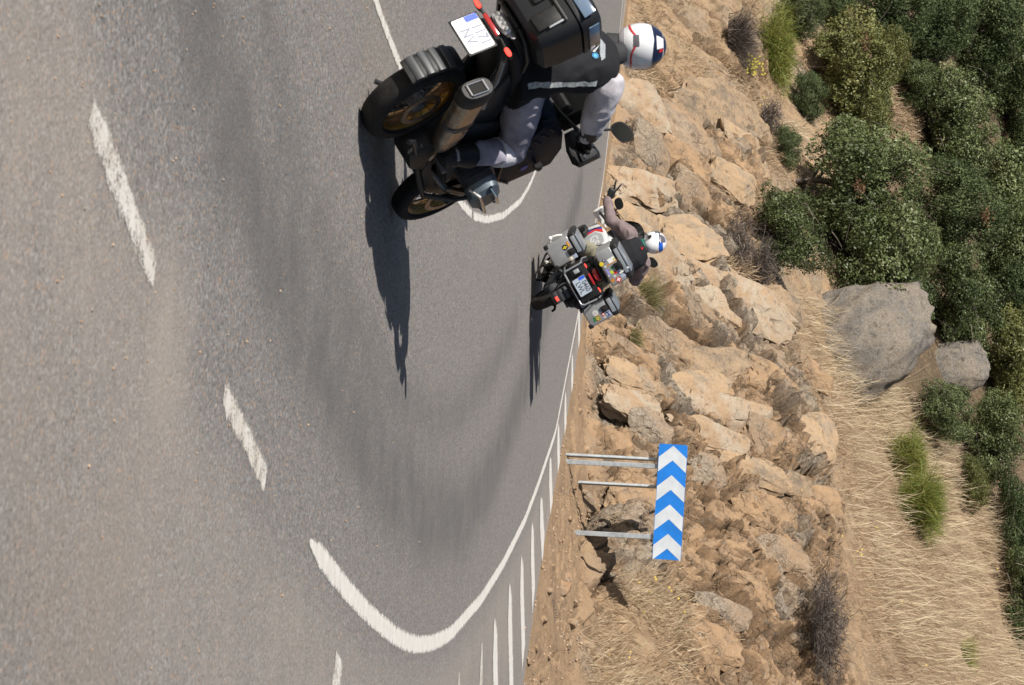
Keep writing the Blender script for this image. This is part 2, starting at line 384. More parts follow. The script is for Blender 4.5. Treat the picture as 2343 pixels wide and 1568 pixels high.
# road surface sheet: the near side of the asphalt edge, with finer cells where the camera looks
xs = np.concatenate([np.arange(-60, -9, 2.), np.arange(-9, 10, .16), np.arange(10, 14, 1.)])
rows = []
Ys = np.concatenate([np.arange(-30, 3, 3.), np.arange(3, 30, .16), np.arange(30, 60, .5), np.arange(60, 108, 1.)])
ex_at = lambda y: np.interp(y, EC[:, 1], EC[:, 0])           # asphalt edge X at a given Y
def road_edge_x(y):
    return np.where(y < EC[0, 1], EC[0, 0] + (EC[0, 1] - y) * .35, ex_at(y)) + .04 * np.sin(y * 3.1) + .05 * np.sin(y * 1.3 + 1)
nxr = 150
tt = np.linspace(0, 1, nxr) ** 1.0
XL = np.where(Ys < 30, -9., -9. - (Ys - 30) * .9)
RX = XL[:, None] + (road_edge_x(Ys) - XL)[:, None] * tt[None, :]
RX = np.concatenate([np.full((len(Ys), 1), -90.), RX], 1); RY = np.repeat(Ys[:, None], nxr + 1, 1)
RP = np.stack([RX, RY, 0 * RX], -1).reshape(-1, 3)
dl = -poly_dist(RP[:, :2], NEAR_EDGE)     # + = outside the lane (right)
di = poly_dist(RP[:, :2], IN_LINE)
def band(L, w_):
    return np.exp(-(poly_dist(RP[:, :2], L) / w_) ** 2)
DARK1 = gnd(*np.array([(380, -300), (450, 0), (560, 400), (720, 800), (860, 1060), (970, 1180), (1060, 1190), (1130, 1080), (1200, 880), (1270, 640), (1330, 420)], float).T)[:, :2]
DARK2 = gnd(*np.array([(520, -300), (600, 0), (690, 400), (800, 700), (910, 900), (990, 960), (1060, 940), (1120, 860), (1180, 740)], float).T)[:, :2]
DUST1 = gnd(*np.array([(-60, -250), (90, 0), (170, 330), (300, 620), (400, 760)], float).T)[:, :2]
dark = 1.0 * band(DARK1, .36) + .55 * band(DARK2, .22) + .18
dust = 1.15 * band(DUST1, .34) + .55 * sstep(.03, .5, dl) * (1 - sstep(1.0, 2.2, dl)) + .22 * sstep(0, .4, dl) + .25 * np.exp(-(di / .7) ** 2) + .5 * np.exp(-((RP[:, 0] - road_edge_x(RP[:, 1])) / .5) ** 2)
patch = sstep(8.2, 5.9, RP[:, 1]) * sstep(-.1, .9, RP[:, 0])
dust = np.clip(dust, 0, 1.2)
me = npmesh('road', RP, gridfaces(len(Ys), nxr + 1), {'dark': np.clip(dark, 0, 1), 'dust': dust, 'coarse': patch, 'lane': dl})
n = NT('asphalt')
v3 = n.map((1, 1, 0)); vst = n.map((.16, 1.0, 0))
sp = n.noise(85, 3, .75, v3); sp2 = n.noise(33, 4, .7, v3); lg = n.noise(.8, 5, .6, v3); st = n.noise(3.2, 5, .65, vst); cell = n.vor(78, 'Color', v3)
base = n.mix(n.rng(sp, .40, .62), (.108, .102, .098), (.272, .257, .243))
base = n.mix(n.rng(sp2, .44, .62, 0, .55), base, (.28, .258, .236))
base = n.mix(n.rng(n.noise(27, 4, .75, v3), .56, .68, 0, .6), base, (.085, .08, .077))
stone = n.new('ShaderNodeSeparateColor'); n.t.links.new(cell, stone.inputs[0])
base = n.mix(n.rng(stone.outputs[0], .80, .90, 0, .75), base, (.40, .38, .36))
base = n.mix(n.rng(stone.outputs[1], .93, .96, 0, .8), base, (.42, .27, .17))
base = n.mix(n.rng(stone.outputs[2], .90, .95, 0, .7), base, (.06, .058, .056))
dk = n.math('MULTIPLY', n.attr('dark'), n.rng(n.noise(2.2, 4, .6, v3), .25, .65, .45, 1.))
base = n.mix(n.math('MULTIPLY', dk, .85), base, n.mix(n.rng(sp, .35, .7), (.075, .072, .072), (.15, .145, .14)))
du = n.math('MULTIPLY', n.attr('dust'), n.rng(n.math('ADD', n.math('MULTIPLY', st, .42), n.math('MULTIPLY', lg, .68)), .36, .68, .30, 1.))
base = n.mix(n.math('MULTIPLY', du, .58), base, n.mix(n.rng(sp, .3, .7), (.32, .27, .225), (.43, .37, .315)))
base = n.mix(n.math('MULTIPLY', n.attr('coarse'), n.rng(lg, .45, .6, .15, .75)), base, n.mix(n.rng(n.noise(48, 4, .8, v3), .4, .62), (.12, .095, .075), (.36, .31, .26)))
M_ASPH = n.done(base, n.rng(sp, .3, .7, .72, .95), n.bump(n.math('ADD', sp, n.math('MULTIPLY', n.vor(70, 'Distance', v3), .5)), .5, .006), .35)
road = tag(link('road', me, mats=M_ASPH), kind='structure')
gm = npmesh('ground', np.array([(-1500, -1500, -.08), (1500, -1500, -.08), (1500, 1500, -.08), (-1500, 1500, -.08)], float), np.array([[0, 1, 2, 3]]))
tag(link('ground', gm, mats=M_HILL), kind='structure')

def paint(name, wear, seed, dusty=0.):
    n = NT(name); v3 = n.map((1, 1, 0)); a = n.noise(60, 4, .75, v3); b_ = n.noise(9, 5, .7, v3); sp = n.noise(85, 3, .75, v3); cr_ = n.noise(26, 4, .8, n.map((.3, 1, 0)))
    edge = n.attr('edge')
    wearv = n.math('ADD', n.math('ADD', n.math('MULTIPLY', a, .5), n.math('MULTIPLY', b_, .35)), n.math('MULTIPLY', edge, .62))
    wearv = n.math('ADD', wearv, n.math('MULTIPLY', cr_, .22))
    white = n.mix(n.rng(b_, .35, .7), (.72, .69, .64), (.60, .56, .50))
    if dusty: white = n.mix(n.math('MULTIPLY', n.rng(n.noise(2.5, 4, .6, v3), .35, .65), dusty), white, (.47, .39, .31))
    asp = n.mix(n.rng(sp, .33, .68), (.135, .122, .112), (.255, .235, .215))
    if dusty: asp = n.mix(.5, asp, (.38, .305, .24))
    n.done(n.mix(n.rng(a, .45, .62, 0, .5), white, n.mix(.35, white, (.22, .205, .19))), .8, n.bump(sp, .3, .004), .25)
    t = n.t; tr = t.nodes.new('ShaderNodeBsdfTransparent'); mx = t.nodes.new('ShaderNodeMixShader'); t.links.new(n.rng(wearv, wear - .01, wear + .06), mx.inputs[0])      # worn through to the asphalt below
    t.links.new(n.b.outputs[0], mx.inputs[1]); t.links.new(tr.outputs[0], mx.inputs[2]); t.links.new(mx.outputs[0], t.nodes['Material Output'].inputs[0]); return n.m
M_PAINT = paint('road_paint', .665, 1); M_PAINT_IN = paint('road_paint_inner', .60, 2); M_PAINT_OLD = paint('road_paint_dusty', .57, 3, .6)
def strip(name, L, w_, m_, z=.0035, step=.08, taper=(0, 0), nn=7):
    L = np.asarray(L, float); ln = np.concatenate([[0], np.cumsum(np.hypot(*np.diff(L, axis=0).T))]); s = np.linspace(0, ln[-1], max(3, int(ln[-1] / step)))
    C = np.stack([np.interp(s, ln, L[:, k]) for k in (0, 1)], 1)
    for _ in range(14):
        C[1:-1] = (C[:-2] + C[2:] + 2 * C[1:-1]) / 4
    t = np.gradient(C, axis=0); t /= np.linalg.norm(t, axis=1)[:, None]; nn_ = np.stack([t[:, 1], -t[:, 0]], 1)
    wv = np.full(len(s), w_ / 2)
    if taper[0]: wv *= np.clip((s + .05) / taper[0], .3, 1)
    if taper[1]: wv *= np.clip((s[-1] - s + .05) / taper[1], .3, 1)
    a = np.linspace(-1, 1, nn); V = C[:, None, :] + nn_[:, None, :] * (a[None, :] * wv[:, None])[..., None]
    V = np.concatenate([V, np.full(V.shape[:2] + (1,), z)], -1).reshape(-1, 3)
    ed = np.tile(np.abs(a) ** 3, len(s)); e2 = np.clip(1 - np.minimum(s, s[-1] - s) / .1, 0, 1); ed = np.maximum(ed, np.repeat(e2 ** 2, nn))
    me = npmesh(name, V, gridfaces(len(s), nn), {'edge': ed}); return link(name, me, road, m_)
strip('edge_line', OUT_LINE, .21, M_PAINT, taper=(0, .5))
strip('centre_line', IN_LINE[:9], .15, M_PAINT_IN); strip('centre_line', IN_LINE[8:], .15, M_PAINT_IN)
for pts in ([(612, 1112), (570, 1020), (535, 950), (502, 884)], [(362, 655), (330, 585), (280, 440), (235, 330), (192, 218)], [(95, -60), (40, -300)]):
    strip('edge_dash', gnd(*np.array(pts, float).T)[:, :2], .27, M_PAINT_OLD, taper=(.16, .2))
# dashes of the lay-by mouth
for a, b, wd in (((779, 1463), (760, 1640), .66), ((868, 1530), (862, 1640), .5)):
    strip('lay_by_dash', gnd(*np.array([a, b], float).T)[:, :2], wd, M_PAINT_OLD)
# hatching between the lane line and the asphalt edge
fs = .6049
HATCH = [((2187, 1150), (2190, 1335)), ((2161, 1335), (2164, 1525)), ((2135, 1480), (2138, 1668)), ((2108, 1600), (2113, 1800)), ((2077, 1730), (2085, 1950)), ((2042, 1885), (2054, 2095)), ((2009, 1975), (2017, 2282)), ((1969, 2100), (1979, 2500)), ((1924, 2205), (1934, 2680)), ((1868, 2330), (1875, 2700)), ((1822, 2400), (1813, 2700)), ((1734, 2515), (1732, 2700))]
for k, (a, b) in enumerate(HATCH):
    A = gnd(a[0] * fs, a[1] * fs)[:2]; B = gnd(b[0] * fs, b[1] * fs)[:2]; wd = .76
    B = A + (B - A) * min(1, 9 / np.linalg.norm(B - A))
    strip('hatch_stripe', [A, B], wd, M_PAINT_OLD if k > 9 else M_PAINT, taper=(.5, 0), z=.0045)
FAR2 = gnd(*np.array([(1433, -60), (1430, 0), (1416, 150), (1404, 260), (1385, 430), (1352, 610), (1335, 690)], float).T)[:, :2]
strip('far_edge_line', FAR2, .13, M_PAINT, z=.0042)
# ================================================================== ROCKS
def ico(sub):
    b = bmesh.new(); bmesh.ops.create_icosphere(b, subdivisions=sub, radius=1.); b.verts.ensure_lookup_table()
    V = np.array([v.co[:] for v in b.verts]); F_ = np.array([[v.index for v in f.verts] for f in b.faces]); b.free(); return V, F_
ICO = {k: ico(k) for k in (1, 2, 3, 4, 5)}
def rock_mesh(name, scale, seed, sub=4, cuts=9, rough=.10, blocky=.75, m_=None, round_=False):
    V, F_ = ICO[sub]; V = V.copy(); g = np.random.default_rng(seed)
    if blocky > 0:                     # a box-like core: push towards a cube, then slice by random planes
        q = np.abs(V).max(1)[:, None]; V = V * (1 - blocky) + blocky * V / q * .86
    for _ in range(cuts):
        nrm_ = g.normal(size=3); nrm_ /= np.linalg.norm(nrm_); d = g.uniform(.62, .95); t = V @ nrm_ - d
        V = V - np.where(t > 0, t * .94, 0)[:, None] * nrm_
    N = V / np.linalg.norm(V, axis=1)[:, None]
    V = V + N * (rough * fbm(V * 1.3 + seed, 3, seed) + rough * .5 * fbm(V * 4.2 + seed, 4, seed + 3) + .022 * fbm(V * 12 + seed, 2, seed + 5))[:, None]
    f1, f2, cc, rr = worley(V * 1.7 + seed * 3.1, seed)
    if not round_: V = V - N * (.10 * np.exp(-((f2 - f1) / .05) ** 2) - .10 * (rr[:, 0] - .5))[:, None]
    V = V * np.asarray(scale)
    me_ = npmesh(name, V, F_, {'tone': np.full(len(V), .12 + .52 * g.random())}, smooth=True)
    if not round_: me_.set_sharp_from_angle(angle=R(24))
    return me_
def rock_mat(name, a1, a2, b1, b2, stain, k=.5, lich=None):
    n = NT(name); sc_ = 1.; big = n.noise(1.1, 5, .62); mid = n.noise(3.5, 6, .65); fine = n.noise(24, 5, .72); grit = n.noise(90, 3, .75)
    A = n.mix(n.rng(fine, .35, .68), a1, a2); B = n.mix(n.rng(fine, .38, .66), b1, b2)
    c = n.mix(n.rng(n.math('ADD', n.math('MULTIPLY', big, .6), n.math('MULTIPLY', mid, .45)), k - .05, k + .09), A, B)
    c = n.mix(n.rng(n.noise(5.5, 6, .78), .53, .66, 0, .85), c, stain)
    c = n.mix(n.rng(n.noise(11, 6, .8), .57, .66, 0, .55), c, b2)
    c = n.mix(n.rng(grit, .62, .74, 0, .5), c, (.42, .365, .30))
    if lich: c = n.mix(n.rng(n.noise(13, 5, .8), .6, .68, 0, .8), c, lich)
    return n.done(c, .93, n.bump(n.math('ADD', n.math('ADD', n.math('MULTIPLY', fine, .7), n.math('MULTIPLY', grit, .4)), n.math('MULTIPLY', n.noise(7.5, 6, .7), 1.0)), .8, .055), .15)
M_TAN = rock_mat('tan_granite', (0.414, 0.257, 0.149), (0.324, 0.221, 0.140), (0.378, 0.297, 0.211), (0.297, 0.225, 0.153), (0.135, 0.090, 0.054), .56)
M_PALE = rock_mat('pale_granite', (0.360, 0.293, 0.216), (0.468, 0.392, 0.302), (0.360, 0.239, 0.144), (0.423, 0.306, 0.198), (0.135, 0.104, 0.077), .50)
M_GREY = rock_mat('grey_granite', (.22, .175, .13), (.37, .305, .23), (.40, .265, .155), (.44, .33, .215), (.10, .075, .055), .47)
M_DARK = rock_mat('dark_and_shaded_granite', (.135, .105, .08), (.25, .205, .155), (.32, .22, .135), (.40, .30, .20), (.06, .048, .04), .47)
M_BOULD = rock_mat('lichen_granite', (.10, .088, .078), (.25, .23, .205), (.18, .14, .10), (.30, .27, .23), (.045, .04, .036), .5, (.31, .315, .26))
XAX = Vector((CU[0], CU[1], CU[2]))
def put_rock(x, u, sx, su, m_, depth=.7, turn=0., seed=0, sink=.35, name='rock', parent=None, sub=4, blocky=.7, cuts=9, rough=.1, tip=0., round_=False, out=None):
    p = hit(x, u)[0]; k = p[1] / F_PX; a, b = sx * k / 2, su * k / 2; c = max(depth * min(a, b), .12) if depth < 5 else depth
    me = rock_mesh(name, (b, c, a), seed, sub, cuts, rough, blocky, None, round_)
    o = link(name, me, parent, m_)
    o.location = p + np.array([0, c * (sink * 2 - .9) if out is None else out, 0])
    o.rotation_euler = (R(tip - 8), R(turn), R(-22)); return o
# x, u (picture row/column of its centre), size along x and u, tone, turn
ROCKS = [
 (1462, 262, 130, 120, M_PALE, 15), (1545, 300, 95, 130, M_TAN, -25), (1612, 262, 150, 125, M_DARK, 18), (1690, 340, 100, 105, M_GREY, -12),
 (1672, 425, 95, 75, M_GREY, 10), (1480, 355, 95, 90, M_TAN, 30), (1465, 440, 165, 82, M_PALE, -14), (1580, 455, 90, 80, M_TAN, 22), (1440, 500, 110, 55, M_GREY, 8),
 (1558, 560, 160, 105, M_GREY, -32), (1512, 612, 165, 95, M_PALE, 12), (1470, 655, 75, 60, M_PALE, 0), (1640, 640, 95, 70, M_GREY, -20),
 (1680, 695, 250, 95, M_PALE, 2), (1790, 712, 95, 85, M_DARK, 20), (1590, 720, 100, 60, M_TAN, 25),
 (1422, 765, 75, 62, M_GREY, 22), (1385, 765, 55, 52, M_DARK, -10), (1440, 815, 120, 50, M_TAN, 14), (1380, 838, 85, 45, M_TAN, -8), (1530, 790, 110, 60, M_TAN, 20),
 (1605, 838, 165, 85, M_DARK, -30), (1572, 880, 150, 62, M_GREY, -28), (1445, 872, 120, 60, M_GREY, 5), (1500, 905, 40, 45, M_DARK, 10),  # first slab: dark rock colour stands in for the shadow lying on it
 (1442, 928, 135, 70, M_PALE, -8), (1420, 985, 80, 62, M_TAN, 6), (1484, 985, 85, 68, M_TAN, -4), (1412, 1035, 70, 40, M_TAN, 10),
 (1640, 945, 200, 75, M_PALE, 0), (1620, 1010, 170, 70, M_PALE, 4), (1735, 945, 58, 62, M_GREY, 0), (1735, 1010, 90, 75, M_TAN, 10), (1850, 1000, 130, 110, M_GREY, -35),
 (1700, 1075, 160, 62, M_GREY, 8), (1610, 1085, 90, 70, M_TAN, -15), (1790, 1100, 110, 55, M_DARK, 0), (1452, 1150, 110, 90, M_TAN, -24), (1425, 1075, 50, 40, M_TAN, 12),
 (1850, 850, 110, 45, M_TAN, 12), (1780, 800, 75, 32, M_PALE, -5), (1760, 870, 120, 60, M_TAN, 8),
 (1345, 1155, 55, 34, M_TAN, 20), (1325, 1065, 42, 28, M_TAN, 0), (1610, 1180, 130, 60, M_TAN, 6), (1750, 1170, 150, 60, M_TAN, 4), (1870, 1150, 110, 60, M_TAN, -10),
 (1640, 1260, 150, 45, M_GREY, 4), (1780, 1270, 160, 48, M_TAN, 0), (1700, 1330, 130, 45, M_PALE, -6), (1860, 1260, 100, 50, M_TAN, 0), (1650, 1400, 120, 50, M_TAN, 5), (1820, 1360, 140, 45, M_TAN, -4),
 (1740, 1420, 150, 55, M_PALE, 5), (1630, 1480, 130, 60, M_GREY, 0), (1760, 1520, 150, 70, M_TAN, 0), (1890, 1400, 90, 50, M_TAN, -10), (1510, 1255, 90, 50, M_TAN, -10),
 (1500, 215, 70, 50, M_DARK, -10), (1560, 375, 110, 60, M_TAN, 12), (1620, 350, 60, 50, M_DARK, 0), (1515, 520, 80, 60, M_TAN, 16)]
for k, (x, u, a, b, m_, tn_) in enumerate(ROCKS):
    strat = x > 1500 and u > 1160
    if (a * b < 5200 and k % 3 and not strat) or (strat and k % 3): continue
    put_rock(x, u, a * (1.75 if not strat else 1.6), b * (1.6 if not strat else 1.9), M_BANK if strat or m_ is M_TAN else m_, .42 if not strat else .30, tn_, 100 + k, .60 if not strat else .66, parent=None, sub=4, blocky=.78, cuts=15, rough=.11, tip=random.uniform(-40, -18)).parent = bank
# stones lying on the gravel verge
STONES = [(1282, 1348, 50, 48), (1296, 1325, 26, 30), (1250, 1352, 30, 18), (1305, 1425, 34, 24), (1283, 1375, 20, 26), (1333, 1130, 18, 22), (1262, 1300, 20, 16), (1243, 1420, 22, 18), (1224, 1486, 16, 20), (1300, 1475, 22, 30),
          (1253, 1505, 16, 14), (1210, 1515, 14, 18), (1340, 1035, 30, 24), (1320, 1010, 16, 18), (1322, 942, 22, 22), (1350, 905, 24, 20), (1330, 1240, 14, 18), (1302, 1190, 14, 16), (1278, 1240, 12, 14), (1236, 1555, 20, 16), (1352, 1092, 20, 18), (1314, 1380, 20, 22)]
for k, (x, u, a, b) in enumerate(STONES):
    o_ = put_rock(x, u, a, b, random.choice([M_TAN, M_TAN, M_PALE, M_GREY]), .8, random.uniform(-40, 40), 300 + k, .4, 'stone', sub=3 if a > 20 else 2, cuts=8, rough=.12); o_.parent = bank
# the boulders above the cut
tag(put_rock(1950, 785, 400, 235, M_BOULD, .75, -40, 41, .18, 'boulder', sub=5, blocky=.0, cuts=2, rough=.15, round_=True), 'large rounded grey boulder with lichen above the rock cut, in dry grass below the oaks', 'boulder')
tag(put_rock(2180, 842, 170, 125, M_BOULD, .8, -20, 42, .25, 'boulder', sub=5, blocky=.2, cuts=4, rough=.10, round_=True), 'smaller grey boulder half shaded by oak leaves, behind the large rounded one', 'boulder')

# gravel
def shards(name, P, size, mat_, kind='stuff', parent=None, seed=1):
    g = np.random.default_rng(seed); V0, F0 = ICO[1]; n = len(P)
    V = V0[None] * (1 + g.uniform(-.35, .35, (n, len(V0), 1))) * (size[:, None, None] * g.uniform(.5, 1., (n, 1, 3))) + P[:, None, :]
    Fc = (F0[None] + (np.arange(n) * len(V0))[:, None, None]).reshape(-1, 3)
    me = npmesh(name, V.reshape(-1, 3), Fc, {'tone': np.repeat(g.random(n), len(V0))}, smooth=False); return tag(link(name, me, parent, mat_), kind=kind)
n = NT('gravel'); t_ = n.attr('tone'); c = n.mix(n.rng(t_, 0, 1), (.33, .215, .13), (.44, .33, .23)); c = n.mix(n.rng(t_, .84, .88), c, (.26, .22, .18)); M_GRAV = n.done(c, .9)
q = scatter([(1285, 1000), (1340, 1000), (1385, 1120), (1390, 1300), (1350, 1640), (1195, 1640), (1210, 1480), (1240, 1290), (1280, 1080)], 1500, 10)
P = hit(q[:, 0], q[:, 1]); shards('gravel', P, .006 + .026 * rng.random(len(P)) ** 3, M_GRAV, seed=3)
q = scatter([(1345, 640), (1430, 200), (1440, 200), (1400, 700), (1380, 900), (1330, 1000), (1300, 1000)], 500, 8)
P = hit(q[:, 0], q[:, 1]); shards('gravel', P, .010 + .03 * rng.random(len(P)) ** 3, M_GRAV, seed=4)
q = np.stack([rng.uniform(-10, 1300, 900), rng.uniform(-10, 1580, 900)], 1); P = gnd(q[:, 0], q[:, 1]); keep = poly_dist(P[:, :2], NEAR_EDGE) > -.4 - 2.5 * rng.random(900) ** 5
P = P[keep]; shards('pebbles', P + [0, 0, .002], .0025 + .006 * rng.random(len(P)) ** 4, M_GRAV, seed=5)

# ================================================================== PLANTS
def blades(name, P, H, W, lean, mat_, tone, parent=None, kind='stuff', seed=1, segs=3, curve=.5, up=None, heads=0.):
    """tapering grass blades / twigs; P roots, H length, W width, lean spread"""
    g = np.random.default_rng(seed); n = len(P); az = g.uniform(0, 2 * math.pi, n)
    d = np.stack([np.cos(az) * lean, np.sin(az) * lean, np.ones(n)], 1) if up is None else up
    d = d / np.linalg.norm(d, axis=1)[:, None]; bend = g.normal(0, 1, (n, 3)) * curve; bend[:, 2] = -np.abs(bend[:, 2]) * .6
    sd = np.cross(d, g.normal(size=(n, 3))); sd /= np.linalg.norm(sd, axis=1)[:, None]
    t = np.linspace(0, 1, segs + 1); V = []
    for k, tk in enumerate(t):
        c_ = P + d * (H * tk)[:, None] + bend * (H * tk * tk * .5)[:, None]
        wk = W * (1 - .85 * tk)
        if heads and k == segs - 1: wk = W * heads
        V += [c_ - sd * wk[:, None] / 2, c_ + sd * wk[:, None] / 2]
    V = np.stack(V, 1); m_ = 2 * (segs + 1); base_ = (np.arange(n) * m_)[:, None]
    Fq = np.concatenate([base_ + np.array([2 * k, 2 * k + 1, 2 * k + 3, 2 * k + 2])[None] for k in range(segs)])
    me = npmesh(name, V.reshape(-1, 3), Fq, {'tone': np.repeat(tone, m_)}, smooth=False)
    return tag(link(name, me, parent, mat_), kind=kind)
def leafmat(name, stops, rough=.6, trans=.25, spec=.4):
    n = NT(name); r = n.new('ShaderNodeValToRGB'); n.t.links.new(n.attr('tone'), r.inputs[0]); cr = r.color_ramp
    for k, (p, c) in enumerate(stops):
        e = cr.elements[k] if k < 2 else cr.elements.new(p)
        e.position = p; e.color = (*c, 1)
    n.done(r.outputs[0], rough, None, spec)
    if trans:
        t = n.t; tr = t.nodes.new('ShaderNodeBsdfTranslucent'); t.links.new(r.outputs[0], tr.inputs[0]); mx = t.nodes.new('ShaderNodeMixShader'); mx.inputs[0].default_value = trans
        t.links.new(n.b.outputs[0], mx.inputs[1]); t.links.new(tr.outputs[0], mx.inputs[2]); t.links.new(mx.outputs[0], t.nodes['Material Output'].inputs[0])
    return n.m
M_STRAW = leafmat('dry_grass', [(0, (.21, .13, .08)), (1, (.62, .52, .36)), (.35, (.36, .255, .16)), (.7, (.50, .385, .255))], .7, .25, .2)
M_BROOM = leafmat('broom_green', [(0, (.09, .12, .02)), (1, (.27, .31, .06)), (.5, (.17, .22, .035)), (.9, (.29, .26, .08))], .6, .3)
M_TWIG = leafmat('dead_twigs', [(0, (.075, .06, .052)), (1, (.22, .185, .16)), (.6, (.12, .098, .085)), (.9, (.17, .14, .115))], .85, 0, .15)
M_OLIVE = leafmat('olive_tuft', [(0, (.13, .12, .05)), (1, (.38, .33, .18)), (.5, (.22, .20, .09)), (.8, (.30, .26, .13))], .7, .25, .2)
M_OAK = leafmat('oak_leaf', [(0, (.045, .062, .020)), (1, (.26, .275, .13)), (.45, (.105, .135, .048)), (.8, (.175, .20, .084))], .5, .2, .35)
M_OAK_OL = leafmat('olive_oak_leaf', [(0, (.055, .065, .018)), (1, (.27, .26, .09)), (.45, (.125, .136, .04)), (.8, (.19, .195, .065))], .5, .2, .35)
M_DEADLEAF = leafmat('dead_leaf', [(0, (.12, .065, .038)), (1, (.26, .15, .085))], .7, .2, .2)
M_BARK = mat('bark', (.10, .08, .065), .95, var=.5, vscale=9, bump=.8, bscale=30)
M_YELL = mat('yellow_petal', (.55, .38, .03), .6)
# dry grass, by area
def grass_patch(name, poly, n, h, wd, lean, tl, th, seed, soft=22, segs=3, curve=.45, heads=1.1):
    q = scatter(poly, n, soft); P = hit(q[:, 0], q[:, 1]); g = np.random.default_rng(seed)
    cl = fbm(P * .9, 3, seed); keep = cl > -.55 + .45 * g.random(n); P = P[keep]; n2 = len(P); cl = cl[keep]
    # grow in tufts
    P[:, :2] += g.normal(0, .05, (n2, 2)); P[:, 2] = z_of(P[:, 0], P[:, 1]) - .05
    H = h * (.45 + .75 * g.random(n2)) * (1 + .35 * cl); tone = np.clip(tl + (th - tl) * g.random(n2) + .22 * cl, 0, 1)
    return blades(name, P, H, wd * (.6 + .8 * g.random(n2)), lean * (.3 + g.random(n2)), M_STRAW, tone, seed=seed, segs=segs, curve=curve, heads=heads)
grass_patch('dry_grass', GRASS_TOP, 7500, .30, .009, .8, .0, .7, 11)
grass_patch('dry_grass', GRASS_TOP, 5200, .85, .010, .28, .7, 1., 22, segs=4, curve=.3)
grass_patch('dry_grass', [(1950, 1060), (2010, 1010), (2090, 1180), (2180, 1300), (2130, 1560), (2010, 1560), (1960, 1330)], 4500, .30, .009, .7, .0, .5, 12)
grass_patch('dry_grass', [(1840, 690), (1900, 700), (2020, 900), (2090, 960), (2230, 1130), (2342, 1280), (2342, 1460), (2180, 1200), (2030, 1010), (1930, 900)], 7000, .70, .010, .4, .55, 1.0, 13)
grass_patch('dry_grass', GRASS_LOW, 5200, .38, .009, .75, .2, .95, 14)
grass_patch('dry_grass', BANK_LEFT, 9000, .20, .014, .8, .15, .75, 15)
grass_patch('dry_grass', [(1700, 300), (1790, 300), (1800, 420), (1720, 640), (1640, 640), (1690, 480), (1740, 420)], 3000, .35, .013, .6, .1, .8, 16)
grass_patch('dry_grass', [(1755, 290), (1800, 290), (1805, 345), (1760, 345)], 500, .75, .014, .35, .7, 1., 17)
grass_patch('dry_grass', [(2005, 250), (2085, 185), (2092, 290), (2050, 325), (2010, 300)], 2200, .5, .018, .5, .3, .8, 18)
grass_patch('dry_grass', [(1385, 1170), (1440, 1150), (1500, 1210), (1500, 1300), (1420, 1330)], 900, .3, .008, .6, .3, .9, 19)
grass_patch('dry_grass', [(1600, 620), (1720, 660), (1850, 760), (1945, 1000), (1960, 1150), (1930, 1150), (1880, 960), (1800, 760), (1700, 690)], 2500, .22, .011, .9, .0, .5, 20, soft=14)

def bush(name, label, cat, x, u, w_px, h_px, m_, n, tl, th, spread=.55, wd=.012, curve=.5, group=None, seed=1, segs=3, branch=0):
    """fan of stems rising from one root; w/h in picture pixels across u and up x"""
    p = hit(x, u)[0]; k = p[1] / F_PX; g = np.random.default_rng(seed)
    root = empty(name, tuple(p)); tag(root, label, cat, group)
    hh, ww = h_px * k, w_px * k
    P = np.stack([g.normal(0, ww * .22, n), g.normal(0, ww * .16, n), np.full(n, -.06)], 1)
    up = np.stack([g.normal(0, spread * ww / hh, n), g.normal(0, spread * ww / hh, n), np.ones(n)], 1)
    if branch:      # twigs leave the stems part way up
        t = g.random(n) ** .8; P = P + up / np.linalg.norm(up, axis=1)[:, None] * (t * hh * .75)[:, None]; up = up + g.normal(0, .9, (n, 3)); H = hh * (.14 + .30 * g.random(n))
    else: H = hh * (.6 + .5 * g.random(n))
    tone = np.clip(g.uniform(tl, th, n), 0, 1)
    o = blades('foliage', P, H, wd * (.6 + .8 * g.random(n)), None, m_, tone, root, None, seed, segs, curve, up)
    # stems
    ns = 14; Ps = np.stack([g.normal(0, ww * .06, ns), g.normal(0, ww * .06, ns), np.full(ns, -.1)], 1); us = np.stack([g.normal(0, spread * ww / hh, ns), g.normal(0, spread * ww / hh, ns), np.ones(ns)], 1)
    blades('stem', Ps, np.full(ns, hh * .75), np.full(ns, .03), None, M_TWIG, g.uniform(.3, .9, ns), root, None, seed + 1, 3, .2, us)
    return root
bush('broom_bush', 'bright green broom bush beside the dead grey bush, on the far left bank', 'bush', 1738, 122, 150, 105, M_BROOM, 7500, .35, .95, .46, .016, .45, seed=31, branch=1)
bush('dead_bush', 'round dead grey bush standing just below the bright green broom', 'bush', 1668, 108, 105, 88, M_TWIG, 2800, .1, .9, .5, .018, .6, seed=32)
bush('broom_bush', 'green broom bush in dry grass above the sign, upper one of two', 'bush', 2036, 1048, 80, 100, M_BROOM, 5000, .3, .95, .42, .013, .4, 'green broom bushes in the dry grass', seed=33, branch=1)
bush('broom_bush', 'green broom bush in dry grass, larger lower one of the two above the sign', 'bush', 2056, 1155, 95, 125, M_BROOM, 6000, .2, .9, .5, .013, .4, 'green broom bushes in the dry grass', seed=34, branch=1)
bush('broom_bush', 'small pale green broom sprig far right in the dry grass', 'bush', 2205, 1500, 60, 50, M_BROOM, 500, .5, 1, .5, .014, .4, seed=35)
bush('dry_tuft', 'olive green tuft growing between rocks beside the second motorcyclist', 'tuft', 1468, 690, 75, 70, M_OLIVE, 1500, .1, 1, .5, .012, .4, seed=36)
bush('dry_tuft', 'pale flowering tuft on the rock by the right pannier', 'tuft', 1448, 780, 42, 40, M_OLIVE, 600, .2, 1, .5, .010, .4, seed=37)
bush('dead_bush', 'dark dead bush hanging over the rock cut at the right edge', 'bush', 1862, 1470, 290, 115, M_TWIG, 4600, .0, .8, .55, .012, .9, seed=38, branch=1)
